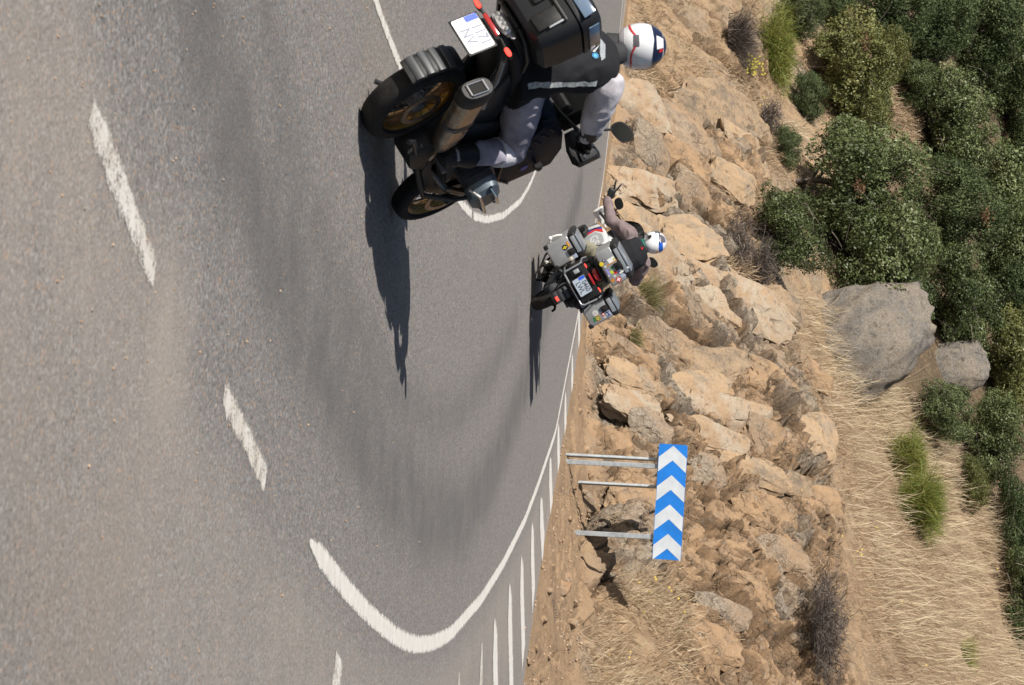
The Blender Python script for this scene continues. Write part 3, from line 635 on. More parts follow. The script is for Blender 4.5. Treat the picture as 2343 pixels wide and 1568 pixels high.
bush('dead_bush', 'brown leafless bush under the small oak left of the big boulder', 'bush', 1660, 560, 110, 95, M_TWIG, 1700, .2, 1., .6, .014, .8, seed=39, branch=1)
bush('dead_bush', 'low dark leafless shrub at the foot of the oaks above the rocks', 'bush', 1725, 610, 90, 75, M_TWIG, 1500, .0, .8, .6, .014, .8, seed=40, branch=1)
bush('dead_bush', 'grey brushwood heap under the middle oak beside pale stalks', 'bush', 1745, 272, 60, 65, M_TWIG, 900, .1, .9, .7, .016, .9, seed=43, branch=1)
bush('dead_bush', 'small dry twig bush on the gravel verge right of the sign', 'bush', 1262, 1395, 60, 40, M_TWIG, 260, .3, 1., .8, .007, .9, seed=44, branch=1)
# yellow flowers
def flowers(name, pts, h, r, label=None, cat=None, seed=1, kind=None):
    g = np.random.default_rng(seed); pts = np.array(pts, float); P = hit(pts[:, 0] - 12, pts[:, 1]); V = []; F_ = []; c = 0; ring = 6
    for p in P:
        nrm_ = np.array([-.4, -.8, .45]) + g.normal(0, .25, 3); nrm_ /= np.linalg.norm(nrm_); a = np.cross(nrm_, [0, 0, 1]); a /= np.linalg.norm(a); b = np.cross(nrm_, a); hh = h * g.uniform(.6, 1.2); rr = r * g.uniform(.7, 1.25)
        top = p + [0, 0, hh]
        for j in range(ring):
            th = 2 * math.pi * j / ring; V.append(top + (a * math.cos(th) + b * math.sin(th)) * rr)
        V.append(top + nrm_ * rr * .45); F_ += [[c + j, c + (j + 1) % ring, c + ring] for j in range(ring)]; c += ring + 1
    me = npmesh(name, np.array(V), np.array(F_), smooth=False); o = link(name, me, None, M_YELL); tag(o, label, cat, None, kind); return o
fl = [(1455, 1330), (1478, 1318), (1490, 1325), (1508, 1342), (1470, 1352), (1520, 1350), (1483, 1372), (1460, 1385), (1452, 1398), (1430, 1490), (1385, 1497), (1415, 1502), (1545, 1398), (1545, 1368),
      (1945, 1260), (1955, 1255), (1960, 1268), (1990, 1205), (2003, 1190), (2004, 1212), (1910, 1225), (1905, 1245), (1942, 1275), (2055, 1325), (2060, 1375), (2105, 1530), (2107, 1520), (2160, 1440), (2275, 1300), (2290, 1310), (2345, 1400),
      (1690, 1175), (1830, 1120), (1840, 1125), (1815, 1090), (1612, 870), (1745, 222), (1760, 235), (1735, 240), (2185, 1365), (2230, 1425), (2120, 1300), (2035, 1230), (1920, 1210), (1890, 1395), (2150, 1120), (2060, 1010)]
flowers('yellow_flowers', fl[::2] + fl[1:20:2], .22, .021, kind='stuff', seed=2)
bush('fennel_plant', 'tall yellow flowering weed in front of the dead grey bush on the left', 'plant', 1695, 150, 34, 62, M_OLIVE, 60, .3, 1., .3, .02, .3, seed=46)
q = np.array([(1728 + rng.normal(0, 16), 148 + rng.normal(0, 14)) for _ in range(26)])
p0 = hit(1695, 150)[0]; o_ = [c for c in COL.objects if c.name.startswith('fennel_plant')][0]
V = []; F_ = []
for k in range(70):
    c_ = np.array([rng.normal(0, .12), rng.normal(0, .12), .36 + rng.normal(0, .15)]); r_ = .028
    V += [c_ + np.array([math.cos(a_) * r_, -.01, math.sin(a_) * r_]) for a_ in (0, 1.26, 2.5, 3.8, 5.0)]; F_.append([5 * k + j for j in range(5)])
tag(link('flower_head', npmesh('flower_head', np.array(V), np.array(F_), smooth=False), o_, mat('fennel_yellow', (.50, .42, .05), .7)), kind='stuff')

# ---- holm oaks
def crown_mesh(name, n_lobe, n_leaf, seed, leaf=.036):
    """unit crown (radius about 1): leaves on the shells of many rounded lobes, dark hollows between them"""
    g = np.random.default_rng(seed); d = g.normal(size=(n_lobe, 3)); d[:, 2] = np.abs(d[:, 2]) * 1.1 - .60; d /= np.linalg.norm(d, axis=1)[:, None]
    C = d * (g.uniform(.40, .86, n_lobe))[:, None] * np.array([1, 1, .86]); rl = g.uniform(.17, .36, n_lobe); lt = g.normal(0, .10, n_lobe)
    w_ = rl ** 2; k = g.choice(n_lobe, n_leaf, p=w_ / w_.sum()); o = g.normal(size=(n_leaf, 3)); o /= np.linalg.norm(o, axis=1)[:, None]
    lum = 1 + .34 * fbm(o * 2.4 + k[:, None] * 3.7, 3, seed); rr = rl[k] * lum * (1 - .42 * g.random(n_leaf) ** 3); L = C[k] + o * rr[:, None]
    keep = fbm(L * 5.2 + 9, 2, seed + 4) > -.34; L, o, k = L[keep], o[keep], k[keep]
    n = len(L); nn_ = o * .75 + g.normal(0, .5, (n, 3)) + [0, 0, .2]; nn_ /= np.linalg.norm(nn_, axis=1)[:, None]
    a = np.cross(nn_, g.normal(size=(n, 3))); a /= np.linalg.norm(a, axis=1)[:, None]; b = np.cross(nn_, a); ls = leaf * g.uniform(.6, 1.35, n)
    V = np.stack([L - a * ls[:, None] * .62, L + b * ls[:, None] * .36 + nn_ * ls[:, None] * .06, L + a * ls[:, None] * .62, L - b * ls[:, None] * .36 + nn_ * ls[:, None] * .06], 1)
    Fq = np.arange(4 * n).reshape(n, 4); tone = np.clip(.42 + (-.12, .02, .10, -.05)[seed % 4] + lt[k] + .22 * fbm(L * 3.1, 2, seed + 7) + g.normal(0, .17, n), 0, 1)
    return npmesh(name, V.reshape(-1, 3), Fq, {'tone': np.repeat(tone, 4)}, smooth=False)
CROWNS = [crown_mesh('crown', 44, 44000, 50 + k, .034) for k in range(4)]
CROWN_OL = [c.copy() for c in CROWNS]; CROWN_DK = [c.copy() for c in CROWNS]
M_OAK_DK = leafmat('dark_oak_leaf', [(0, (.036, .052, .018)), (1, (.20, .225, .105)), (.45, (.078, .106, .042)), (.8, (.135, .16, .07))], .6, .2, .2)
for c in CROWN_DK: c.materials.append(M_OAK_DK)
for c in CROWNS: c.materials.append(M_OAK)
for c in CROWN_OL: c.materials.append(M_OAK_OL)
def limb_mesh(name, seed):
    b = bmesh.new(); g = np.random.default_rng(seed)
    paths = [([(0, 0, -1.35), (.03, .02, -1.0), (-.02, .05, -.6), (.03, 0, -.1), (0, 0, .35)], [.10, .085, .075, .05, .02])]
    for k in range(9):
        a_ = g.uniform(0, 6.28); z0 = g.uniform(-.9, 0); e = g.uniform(.5, .85)
        paths.append(([(0, 0, z0), (e * .4 * math.cos(a_), e * .4 * math.sin(a_), z0 + .18), (e * math.cos(a_ + .3), e * math.sin(a_ + .3), z0 + g.uniform(.3, .6))], [.045, .03, .01]))
    for pts, rad in paths: tube(b, pts, rad, 7)
    me = bpy.data.meshes.new(name); b.to_mesh(me); b.free(); me.materials.append(M_BARK)
    for p in me.polygons: p.use_smooth = True
    return me
def tube(b, pts, rad, seg=10, cap=True, sq=1.):
    pts = [Vector(p) for p in pts]; rad = [rad] * len(pts) if not hasattr(rad, '__len__') else rad; rings = []; prev = None
    for i, p in enumerate(pts):
        t = (pts[min(i + 1, len(pts) - 1)] - pts[max(i - 1, 0)]).normalized()
        if prev is None:
            a = t.orthogonal().normalized()
        else: a = (prev - t * prev.dot(t)).normalized()
        prev = a; c = t.cross(a); rr = rad[i]; ra, rb = (rr, rr) if not hasattr(rr, '__len__') else rr
        rings.append([b.verts.new(p + a * math.cos(2 * math.pi * k / seg) * ra + c * math.sin(2 * math.pi * k / seg) * rb) for k in range(seg)])
    for r0, r1 in zip(rings[:-1], rings[1:]):
        for k in range(seg): b.faces.new((r0[k], r0[(k + 1) % seg], r1[(k + 1) % seg], r1[k]))
    if cap: b.faces.new(rings[0][::-1]); b.faces.new(rings[-1])
    return rings
LIMBS = [limb_mesh('trunk', 70 + k) for k in range(3)]
# foot row x, column u, crown width (u px), crown height (x px), kind, label
TREES = [
 (1822, 150, 300, 310, 1, 'olive tinted holm oak standing above the bright green broom bush'),
 (1800, 410, 360, 420, 0, 'broad green holm oak in the middle of the slope, its crown the largest'),
 (1705, 520, 265, 245, 0, 'small low holm oak leaning over the rock cut, nearest to the riders'),
 (1880, 600, 380, 330, 0, 'holm oak directly behind the large boulder, its leaves over the top of it'),
 (2085, 275, 290, 270, 0, 'holm oak at the upper left, behind the patch of dry grass among the trees'),
 (2075, 470, 250, 290, 0, 'dark green holm oak behind the broad middle one'),
 (2120, 700, 300, 240, 0, 'holm oak behind the second smaller boulder'),
 (2075, 940, 180, 195, 0, 'small bushy holm oak right of the large boulder, above the dry grass'),
 (2195, 1000, 250, 200, 0, 'bushy holm oak at the top of the dry grass slope'),
 (2262, 1190, 240, 150, 0, 'dark holm oak at the top right behind pale stalks'),
 (2290, 1370, 260, 120, 0, 'holm oak at the far right end of the tree line, behind the grass'),
 (2150, 60, 280, 260, 0, 'shaded holm oak at the far upper left corner'),
 (1765, 20, 130, 170, 0, 'dark holm oak at the left edge beside the bank top'),
 (1930, 20, 240, 270, 0, 'dense holm oak at the left edge between the dark one and the olive tinted one'),
 (2240, 160, 280, 240, 0, 'holm oak high on the slope near the upper left corner'),
 (2230, 560, 280, 230, 0, 'holm oak high on the slope above the middle ones'),
 (2235, 830, 290, 220, 1, 'olive holm oak high on the slope above the boulders'),
 (1920, 260, 190, 150, 1, 'low olive oak bush filling the gap below the patch of dry grass'),
 (1990, 690, 220, 200, 0, 'holm oak between the large boulder and the trees above it'),
 (1850, 15, 170, 150, 0, 'low dark oak bush at the left edge behind the broom'),
 (1985, 130, 170, 130, 1, 'low oak bush behind the olive tinted oak'),
 (1955, 215, 140, 110, 0, 'small oak bush beneath the patch of dry grass among the trees'),
 (2130, 360, 190, 150, 0, 'small oak bush right of the patch of dry grass among the trees'),
 (2020, 560, 200, 170, 0, 'bushy young oak squeezed between the broad middle oak and the one by the boulder'),
 (1880, 330, 150, 110, 0, 'low oak bush at the foot of the broad middle oak'),
 (2050, 40, 250, 240, 0, 'dark oak in the gap at the left edge, high on the slope'),
 (2040, 190, 170, 160, 0, 'oak bush left of the patch of dry grass among the trees'),
 (1800, 215, 130, 120, 0, 'dark low oak bush beside the broom and the olive tinted oak'),
 (1765, 335, 110, 95, 0, 'little grey green oak bush above the pale stalks'),
 (2180, 1110, 150, 110, 1, 'scrubby oak bush beside the grassy slope below the skyline oaks'),
 (2265, 700, 230, 170, 0, 'shadowed oak near the top edge behind the smaller boulder'),
 (2290, 320, 220, 150, 0, 'shadowed oak near the top edge above the patch of dry grass')]
for k, (x, u, wp, hp, ol, lab) in enumerate(TREES):
    p = hit(x, u)[0]; kk = p[1] / F_PX; rw, rh = wp * kk / 2, hp * kk / 2
    root = empty('holm_oak', tuple(p)); tag(root, lab, 'tree', 'holm oaks on the slope')
    c = link('crown', (CROWN_OL if ol else CROWN_DK if ('dark ' in lab or 'shad' in lab or 'grey' in lab) else CROWNS)[k % 4], root); c.scale = (rw * .98, rw * .9, rh * 1.05); c.location = (0, rw * .30, rh * .74); c.rotation_euler = (0, 0, k * 2.1)  # oaks called shaded get their shade through the darker leaf colour
    t = link('trunk', LIMBS[k % 3], root); t.scale = (rw * .55, rw * .55, rh * .60); t.location = (0, rw * .35, rh * .74); t.rotation_euler = (0, 0, k * 1.3)
# wood beyond the trees one can tell apart
Vs = []; Ts = []
q = np.stack([rng.uniform(2120, 2480, 90), rng.uniform(-120, 1680, 90)], 1); P = hit(q[:, 0], q[:, 1])
cm = CROWNS[0]; v0 = np.empty(len(cm.vertices) * 3, np.float32); cm.vertices.foreach_get('co', v0); v0 = v0.reshape(-1, 4, 3); a0 = np.empty(len(cm.vertices), np.float32); cm.attributes['tone'].data.foreach_get('value', a0); a0 = a0.reshape(-1, 4)
far = P[:, 1] > 64
for p in P[far][:30]:
    sel = rng.choice(len(v0), 5200, replace=False); a_ = rng.uniform(0, 6.28); c_, s_ = math.cos(a_), math.sin(a_); r_ = rng.uniform(1.5, 2.3)
    vv = v0[sel] * r_; ctr = vv.mean(1, keepdims=True); vv = ctr + (vv - ctr) * 1.7
    vv = np.stack([vv[..., 0] * c_ - vv[..., 1] * s_, vv[..., 0] * s_ + vv[..., 1] * c_, vv[..., 2]], -1) + p + [0, r_, r_ * .7]; Vs.append(vv.reshape(-1, 3)); Ts.append(a0[sel].ravel())
if Vs:
    V = np.concatenate(Vs); tag(link('far_wood', npmesh('far_wood', V, np.arange(len(V)).reshape(-1, 4), {'tone': np.concatenate(Ts)}, smooth=False), None, M_OAK), kind='stuff')
grass_patch('dry_grass', [(1380, 230), (1720, 230), (1700, 640), (1840, 800), (1920, 1100), (1960, 1560), (1560, 1560), (1500, 1300), (1420, 1000), (1370, 800)], 2600, .16, .010, .9, .0, .8, 21, soft=10)
# sprays of dead leaves and bare twigs on some of the oaks
TR = [o for o in COL.objects if o.name.startswith('holm_oak')]
for k, (dx, dz) in zip((1, 0, 5), ((.1, .7), (-.3, .9), (.2, 1.1), (-.1, .8), (.2, .7), (.1, .6))):
    t = TR[k]; g = np.random.default_rng(900 + k); cr_ = t.children[0] if t.children[0].name.startswith('crown') else t.children[1]; rw, rh = cr_.scale[0], cr_.scale[2]
    C = np.array([dx * rw, -rw * .62, dz * rh]); n_ = 150; L = C + g.normal(0, .11, (n_, 3)) * [1.2, 1, .8]; a = g.normal(size=(n_, 3)); a /= np.linalg.norm(a, axis=1)[:, None]; b = np.cross(a, g.normal(size=(n_, 3))); b /= np.linalg.norm(b, axis=1)[:, None]
    V = np.stack([L - a * .035, L + b * .02, L + a * .035, L - b * .02], 1).reshape(-1, 3)
    tag(link('dead_leaves', npmesh('dead_leaves', V, np.arange(4 * n_).reshape(n_, 4), {'tone': np.repeat(g.random(n_), 4)}, smooth=False), t, M_DEADLEAF), kind='stuff')
for k, t in enumerate(TR[:14]):
    g = np.random.default_rng(950 + k); cr_ = [c for c in t.children if c.name.startswith('crown')][0]; rw, rh = cr_.scale[0], cr_.scale[2]; n_ = 40
    Pq = np.stack([g.uniform(-.7, .7, n_) * rw, g.uniform(-.5, .1, n_) * rw, g.uniform(.0, 1.1, n_) * rh], 1); up = np.stack([g.normal(0, .8, n_), -np.abs(g.normal(.3, .6, n_)), g.normal(.5, .5, n_)], 1)
    blades('twigs', Pq, g.uniform(.3, .8, n_) * rw, np.full(n_, .018), None, M_TWIG, g.uniform(.4, 1, n_), t, 'stuff', 960 + k, 3, .5, up)
# ================================================================== MESH PART HELPERS
def box(b, size, c=(0, 0, 0), rot=None, bev=0., seg=2):
    r = bmesh.ops.create_cube(b, size=1.); vs_ = r['verts']; M = Matrix.Translation(Vector(c)) @ (rot.to_4x4() if rot is not None else Matrix.Identity(4)) @ Matrix.Diagonal((*size, 1))
    if bev > 0:
        for v in vs_: v.co = Matrix.Diagonal((*size, 1)) @ v.co
        es = {e for v in vs_ for e in v.link_edges}
        rr = bmesh.ops.bevel(b, geom=list(es), offset=bev, segments=seg, affect='EDGES', profile=.5); M = Matrix.Translation(Vector(c)) @ (rot.to_4x4() if rot is not None else Matrix.Identity(4))
        vs_ = list({v for f in rr['faces'] for v in f.verts} | {v for v in vs_ if v.is_valid})
    bmesh.ops.transform(b, matrix=M, verts=[v for v in vs_ if v.is_valid]); return b
def prism(b, pts, h0, h1, fr=None, bev=0.):
    """polygon pts (a,b) extruded along c from h0 to h1; fr maps (a,b,c) to 3-D"""
    fr = fr or (lambda a, c, h: (a, h, c)); A = [b.verts.new(fr(p[0], p[1], h0)) for p in pts]; B = [b.verts.new(fr(p[0], p[1], h1)) for p in pts]
    n_ = len(pts); fs_ = [b.faces.new(A[::-1]), b.faces.new(B)] + [b.faces.new((A[i], A[(i + 1) % n_], B[(i + 1) % n_], B[i])) for i in range(n_)]
    if bev > 0: bmesh.ops.bevel(b, geom=list({e for f in fs_ for e in f.edges}), offset=bev, segments=2, affect='EDGES', profile=.5)
    return b
def lathe(b, prof, c=(0, 0, 0), axis='y', seg=40, closed=False):
    """prof: (along, radius)"""
    rings = []
    for a, r in prof:
        ring = []
        for k in range(seg):
            t = 2 * math.pi * k / seg; p = {'y': (r * math.cos(t), a, r * math.sin(t)), 'x': (a, r * math.cos(t), r * math.sin(t)), 'z': (r * math.cos(t), r * math.sin(t), a)}[axis]
            ring.append(b.verts.new(Vector(p) + Vector(c)))
        rings.append(ring)
    pairs = list(zip(rings[:-1], rings[1:])) + ([(rings[-1], rings[0])] if closed else [])
    for r0, r1 in pairs:
        for k in range(seg): b.faces.new((r0[k], r0[(k + 1) % seg], r1[(k + 1) % seg], r1[k]))
    return b
def loft(b, secs, seg=20, cap=True):
    """secs: (centre, half-width vector, half-height vector, exponent)"""
    rings = []
    for c, hw, hh, ex in secs:
        c, hw, hh = Vector(c), Vector(hw), Vector(hh); ring = []
        for k in range(seg):
            t = 2 * math.pi * k / seg; cs, sn = math.cos(t), math.sin(t)
            ring.append(b.verts.new(c + hw * math.copysign(abs(cs) ** (2 / ex), cs) + hh * math.copysign(abs(sn) ** (2 / ex), sn)))
        rings.append(ring)
    for r0, r1 in zip(rings[:-1], rings[1:]):
        for k in range(seg): b.faces.new((r0[k], r0[(k + 1) % seg], r1[(k + 1) % seg], r1[k]))
    if cap: b.faces.new(rings[0][::-1]); b.faces.new(rings[-1])
    return b
def lofty(secs, seg=20, cap=True):
    """sections stacked along x: (x, y, z, half width, half height, exponent)"""
    b = bmesh.new(); return loft(b, [((x, y, z), (0, w_, 0), (0, 0, h), e) for x, y, z, w_, h, e in secs], seg, cap)
def mk(name, b, mat_, parent=None, sharp=35, label=None):
    bmesh.ops.recalc_face_normals(b, faces=b.faces[:]); me = bpy.data.meshes.new(name); b.to_mesh(me); b.free()
    me.polygons.foreach_set('use_smooth', np.ones(len(me.polygons), bool))
    try: me.set_sharp_from_angle(angle=R(sharp))
    except Exception: pass
    o = link(name, me, parent, mat_)
    if label: o['label'] = label
    return o
def P(fn, *a, **k):
    b = bmesh.new(); fn(b, *a, **k); return b
def text(name, body, size, M, mat_, parent, bold=.0, ext=.0006, xs=1.):
    cu = bpy.data.curves.new(name, 'FONT'); cu.body = body; cu.size = size; cu.align_x = 'CENTER'; cu.align_y = 'CENTER'; cu.extrude = ext; cu.offset = bold; cu.resolution_u = 3
    t = bpy.data.objects.new(name, cu); COL.objects.link(t); dg = bpy.context.evaluated_depsgraph_get(); me = bpy.data.meshes.new_from_object(t.evaluated_get(dg)); bpy.data.objects.remove(t)
    me.transform(Matrix.Diagonal((xs, 1, 1, 1))); me.transform(M); me.materials.clear(); return link(name, me, parent, mat_)
def frame(o, a, b, c):
    """matrix with columns a,b,c and origin o"""
    M = Matrix.Identity(4)
    for i in range(3): M[i][0] = a[i]; M[i][1] = b[i]; M[i][2] = c[i]; M[i][3] = o[i]
    return M
# ================================================================== SIGNS
M_BLUE = mat('sign_blue', (.010, .165, .56), .38, var=.16, vscale=3.2); M_WHITE = mat('sign_white', (.50, .535, .57), .45, var=.12, vscale=4)
M_GALV = mat('galvanised_steel', (.36, .385, .40), .5, metal=.35, var=.22, vscale=14, bump=.1, bscale=90); M_ALU_BACK = mat('sign_back', (.40, .41, .42), .5, metal=.4, var=.1)
SY = 36.2
cs_ = at(np.array([1507.7, 1573.3, 1492.1, 1556.2]), np.array([1016.6, 1017.1, 1279.7, 1281.3]), SY)
pw = np.linalg.norm(cs_[2] - cs_[0]); ph = np.linalg.norm(cs_[1] - cs_[0]); pc = cs_.mean(0)
ax_ = Vector(cs_[2] - cs_[0] + cs_[3] - cs_[1]).normalized(); ax_ = (ax_ + Vector((0, -.023, 0))).normalized(); up_ = Vector((0, 0, 1)); up_ = (up_ - ax_ * up_.dot(ax_)).normalized(); nr_ = ax_.cross(up_)      # towards the viewer: -Y
def sign(label, ctr, ax, up, postu, chev, feet):
    base = Vector((ctr[0], ctr[1], z_of(ctr[0], ctr[1]))); root = empty('chevron_sign', tuple(base)); tag(root, label, 'road sign')
    nr = ax.cross(up); o = Vector(ctr) - base
    def rr(w_, h, r, n_=5):
        out = []
        for cx, cy, t0 in ((w_ - r, h - r, 0), (-w_ + r, h - r, 90), (-w_ + r, -h + r, 180), (w_ - r, -h + r, 270)):
            out += [(cx + r * math.cos(R(t0 + 90 * k / n_)), cy + r * math.sin(R(t0 + 90 * k / n_))) for k in range(n_ + 1)]
        return out
    fr = lambda a, c, h: o + ax * a + up * c + nr * h
    mk('panel', P(prism, rr(pw / 2, ph / 2, .035), -.028, 0, fr), M_BLUE if chev else M_ALU_BACK, root)
    mk('panel_rim', P(prism, rr(pw / 2 - .004, ph / 2 - .004, .033), -.036, -.0285, fr), M_GALV, root)
    hp = ph / 2 - .006; L = -pw / 2
    for k in (0, 2, 4, 6):
        a0, a1 = L + pw * (.012 + .1275 * k), L + pw * (.012 + .1275 * (k + 1)); q = pw * .1035
        pts = [(a0, 0), (a0 + q, hp), (a1 + q, hp), (a1, 0), (a1 + q, -hp), (a0 + q, -hp)]
        b = bmesh.new()
        for half in ([pts[0], pts[3], pts[2], pts[1]], [pts[0], pts[5], pts[4], pts[3]]):
            prism(b, half, .0012, .0024, fr) if chev else prism(b, half, .0012, .0024, fr)
        mk('chevron', b, M_WHITE, root)
    for pu_, gz in zip(postu, feet):
        top = o + ax * pu_ + up * (.14 if chev else .16); foot = Vector((top.x, top.y, gz - base.z - .25)); off = -nr * .075; t_ = top + off; f_ = Vector((t_.x, t_.y, foot.z))
        b = bmesh.new(); ang = math.atan2(ax.y, ax.x); box(b, (.08, .045, t_.z - f_.z), (t_ + f_) / 2, Matrix.Rotation(ang, 3, 'Z'), .006, 1); po = mk('post', b, M_GALV, root)
        pass
        for s_ in (.05, -.05): mk('bolt', P(lathe, [(-.012, .0), (-.012, .011), (.004, .011), (.004, 0)], (t_ + Vector((0, -.03, -.32 + s_)))[:], 'y', 8), M_GALV, po)
    return root
# posts of the front panel stand at columns 1052 and 1220 of the picture
def pu_of(u): q = at(1400, u, SY); return (Vector(q) - Vector(pc)).dot(ax_)
pz = [z_of(pc[0] + ax_.x * pu_of(u), SY + .1) for u in (1058, 1221)]
sign('blue and white chevron panel on two grey posts at the outside of the bend', tuple(pc), ax_, up_, [pu_of(1060), pu_of(1222)], True, pz)
A1 = Vector(at(1400, 1037, SY + .25)); A3 = Vector(at(1400, 1099, SY + 1.35)); ax2 = (A3 - A1); ax2.z = 0; sp_ = ax2.length; ax2.normalize(); mid_ = (A1 + A3) / 2; nr2 = Vector((0, 0, 1)).cross(ax2)
mid_ = mid_ + ax2 * .22; c2_ = Vector((mid_.x, mid_.y, pc[2] - .01)); ax2b = -ax2
sign('second chevron panel hidden behind the blue one, facing the other way', tuple(c2_), ax2b, Vector((0, 0, 1)), [-sp_ / 2 + .22, sp_ / 2 + .22], True, [z_of(A3.x, A3.y), z_of(A1.x, A1.y)])

# ================================================================== MOTORCYCLES
M_BLK = mat('black_plastic', (.010, .010, .011), .5, var=.3, vscale=30, dirt=(.02, .018, .016), spec=.35); M_SATIN = mat('satin_black', (.014, .0145, .016), .42, spec=.35); M_RUB = mat('tyre_rubber', (.011, .0105, .0105), .8, var=.4, vscale=14, dirt=(.024, .021, .019), spec=.25, bump=.25, bscale=120)
M_GLOSSB = mat('dark_blue_paint', (.006, .008, .017), .55, spec=.18); M_GOLD = mat('gold_rim', (.42, .22, .045), .32, metal=.85, var=.25, vscale=9); M_CHROME = mat('polished_steel', (.62, .62, .61), .16, metal=1.)
M_STEEL = mat('brushed_steel', (.27, .25, .22), .34, metal=.9, var=.35, vscale=16, dirt=(.20, .15, .10)); M_ENG = mat('engine_grey', (.085, .09, .10), .48, metal=.5, var=.3, vscale=25); M_ALU = mat('case_aluminium', (.40, .405, .41), .42, metal=.55, var=.14, vscale=7, bump=.06, bscale=60)
M_ALUD = mat('case_side_aluminium', (.27, .255, .24), .45, metal=.5, var=.15, vscale=9); M_ALUB = mat('bright_aluminium', (.60, .63, .66), .28, metal=.8, var=.1, vscale=12); M_RED = mat('red_lens', (.32, .012, .012), .2, coat=.6); M_CLEAR = mat('clear_lens', (.50, .49, .49), .12, metal=.45, var=.4, vscale=60)
M_LED = mat('lit_indicator', (.7, .03, .02), .3, emit=((1, .045, .03), 2.2)); M_PLATE = mat('number_plate', (.62, .63, .66), .4); M_PLATEG = mat('number_plate_grey', (.30, .345, .40), .4); M_EU = mat('plate_blue', (.015, .07, .45), .4); M_CHAR = mat('plate_characters', (.03, .035, .05), .5); M_CHARP = mat('faint_characters', (.20, .20, .26), .5)
M_SEAT = mat('seat_vinyl', (.011, .011, .012), .65, spec=.3, bump=.2, bscale=180); M_WPAINT = mat('white_paint', (.60, .60, .595), .3, coat=.3); M_GREYP = mat('grey_decal', (.36, .375, .385), .3); M_REDP = mat('red_decal', (.62, .03, .03), .35); M_BLUEP = mat('blue_decal', (.02, .05, .38), .35); M_GREYPANEL = mat('blue_grey_panel', (.10, .15, .22), .12, coat=.9)
M_SCREEN = mat('smoked_screen', (.013, .014, .014), .22, spec=.4); M_MIRROR = mat('mirror_glass', (.55, .58, .6), .05, metal=1.); M_DISC = mat('brake_disc', (.30, .25, .21), .35, metal=.9, var=.3, vscale=25); M_WHITER = mat('off_white_plastic', (.66, .65, .62), .4); M_BLACKC = mat('soft_black', (.02, .02, .022), .8)
def stick(name, pts, fr, mat_, parent, h=.0015, z0=.0005): return mk(name, P(prism, pts, z0, h, fr), mat_, parent)
def circ(cx, cy, r, n_=16, ry=None): return [(cx + r * math.cos(2 * math.pi * k / n_), cy + (ry or r) * math.sin(2 * math.pi * k / n_)) for k in range(n_)]
def rect(x0, y0, x1, y1): return [(x0, y0), (x1, y0), (x1, y1), (x0, y1)]

def wheel(root, x, zc, Ro, wd, rim, gold, disc_r, seed):
    w_ = empty('wheel'); w_.parent = root
    b = bmesh.new(); h = wd / 2; prof = []
    for k in range(17):
        t = -1 + 2 * k / 16; a = abs(t)
        prof.append((h * math.sin(t * math.pi / 2 * .98) if a < 1 else h * t, Ro - (Ro - rim - .012) * (a ** 3.2) * .93))
    prof = [(-h * .62, rim)] + prof + [(h * .62, rim)]; lathe(b, prof, (x, 0, zc), 'y', 72)
    ty = mk('tyre', b, M_RUB, w_, 60)
    b = bmesh.new()        # tread grooves, raised blocks between them
    for k in range(34):
        a = 2 * math.pi * k / 34
        for s_ in (-1, 1):
            q = [(.010, -.055), (.075, -.012), (.072, .012), (.012, -.030)]
            pts = []
            for yy, da in q:
                yy = yy * wd / .17; t = abs(yy) / h; t = min(t, .97); tt_ = math.asin(t) / (math.pi / 2 * .98); r = Ro - (Ro - rim - .012) * (tt_ ** 3.2) * .93
                aa = a + da * 1.3 * s_ + (0 if s_ > 0 else .09); pts.append((yy * s_, r, aa))
            lo = [b.verts.new((x + r * .994 * math.cos(t), yy, zc + r * .994 * math.sin(t))) for yy, r, t in pts]; hi = [b.verts.new((x + (r + .0018) * math.cos(t), yy, zc + (r + .0018) * math.sin(t))) for yy, r, t in pts]
            b.faces.new(hi); [b.faces.new((lo[i], lo[(i + 1) % 4], hi[(i + 1) % 4], hi[i])) for i in range(4)]
    tag(mk('tread', b, M_RUB, ty), kind='stuff')
    b = bmesh.new(); rw = wd * .36; lathe(b, [(-rw - .004, rim + .012), (-rw, rim + .016), (-rw + .008, rim - .004), (-rw * .5, rim - .022), (0, rim - .026), (rw * .5, rim - .022), (rw - .008, rim - .004), (rw, rim + .016), (rw + .004, rim + .012), (rw - .006, rim - .014), (0, rim - .036), (-rw + .006, rim - .014)], (x, 0, zc), 'y', 64, True)
    mk('rim', b, M_GOLD if gold else M_SATIN, w_, 50)
    b = bmesh.new(); lathe(b, [(-.075, .0), (-.075, .035), (-.055, .058), (-.02, .045), (.02, .045), (.055, .058), (.075, .035), (.075, 0)], (x, 0, zc), 'y', 24); hb = mk('hub', b, M_ENG, w_)
    b = bmesh.new()
    for k in range(20):
        a = 2 * math.pi * k / 20
        for s_, d in ((-1, .35), (1, -.35)):
            tube(b, [(x + .055 * math.cos(a + d), s_ * .05, zc + .055 * math.sin(a + d)), (x + (rim - .01) * math.cos(a), s_ * rw * .75, zc + (rim - .01) * math.sin(a))], .0028, 5, False)
    tag(mk('spokes', b, M_ENG, w_), kind='stuff')
    for s_ in ((-1, 1) if disc_r > .14 else (-1,)):
        b = bmesh.new(); y = s_ * .085; lathe(b, [(y - .003, disc_r - .035), (y - .003, disc_r), (y + .003, disc_r), (y + .003, disc_r - .035)], (x, 0, zc), 'y', 40, True); mk('brake_disc', b, M_DISC, w_)
    return w_

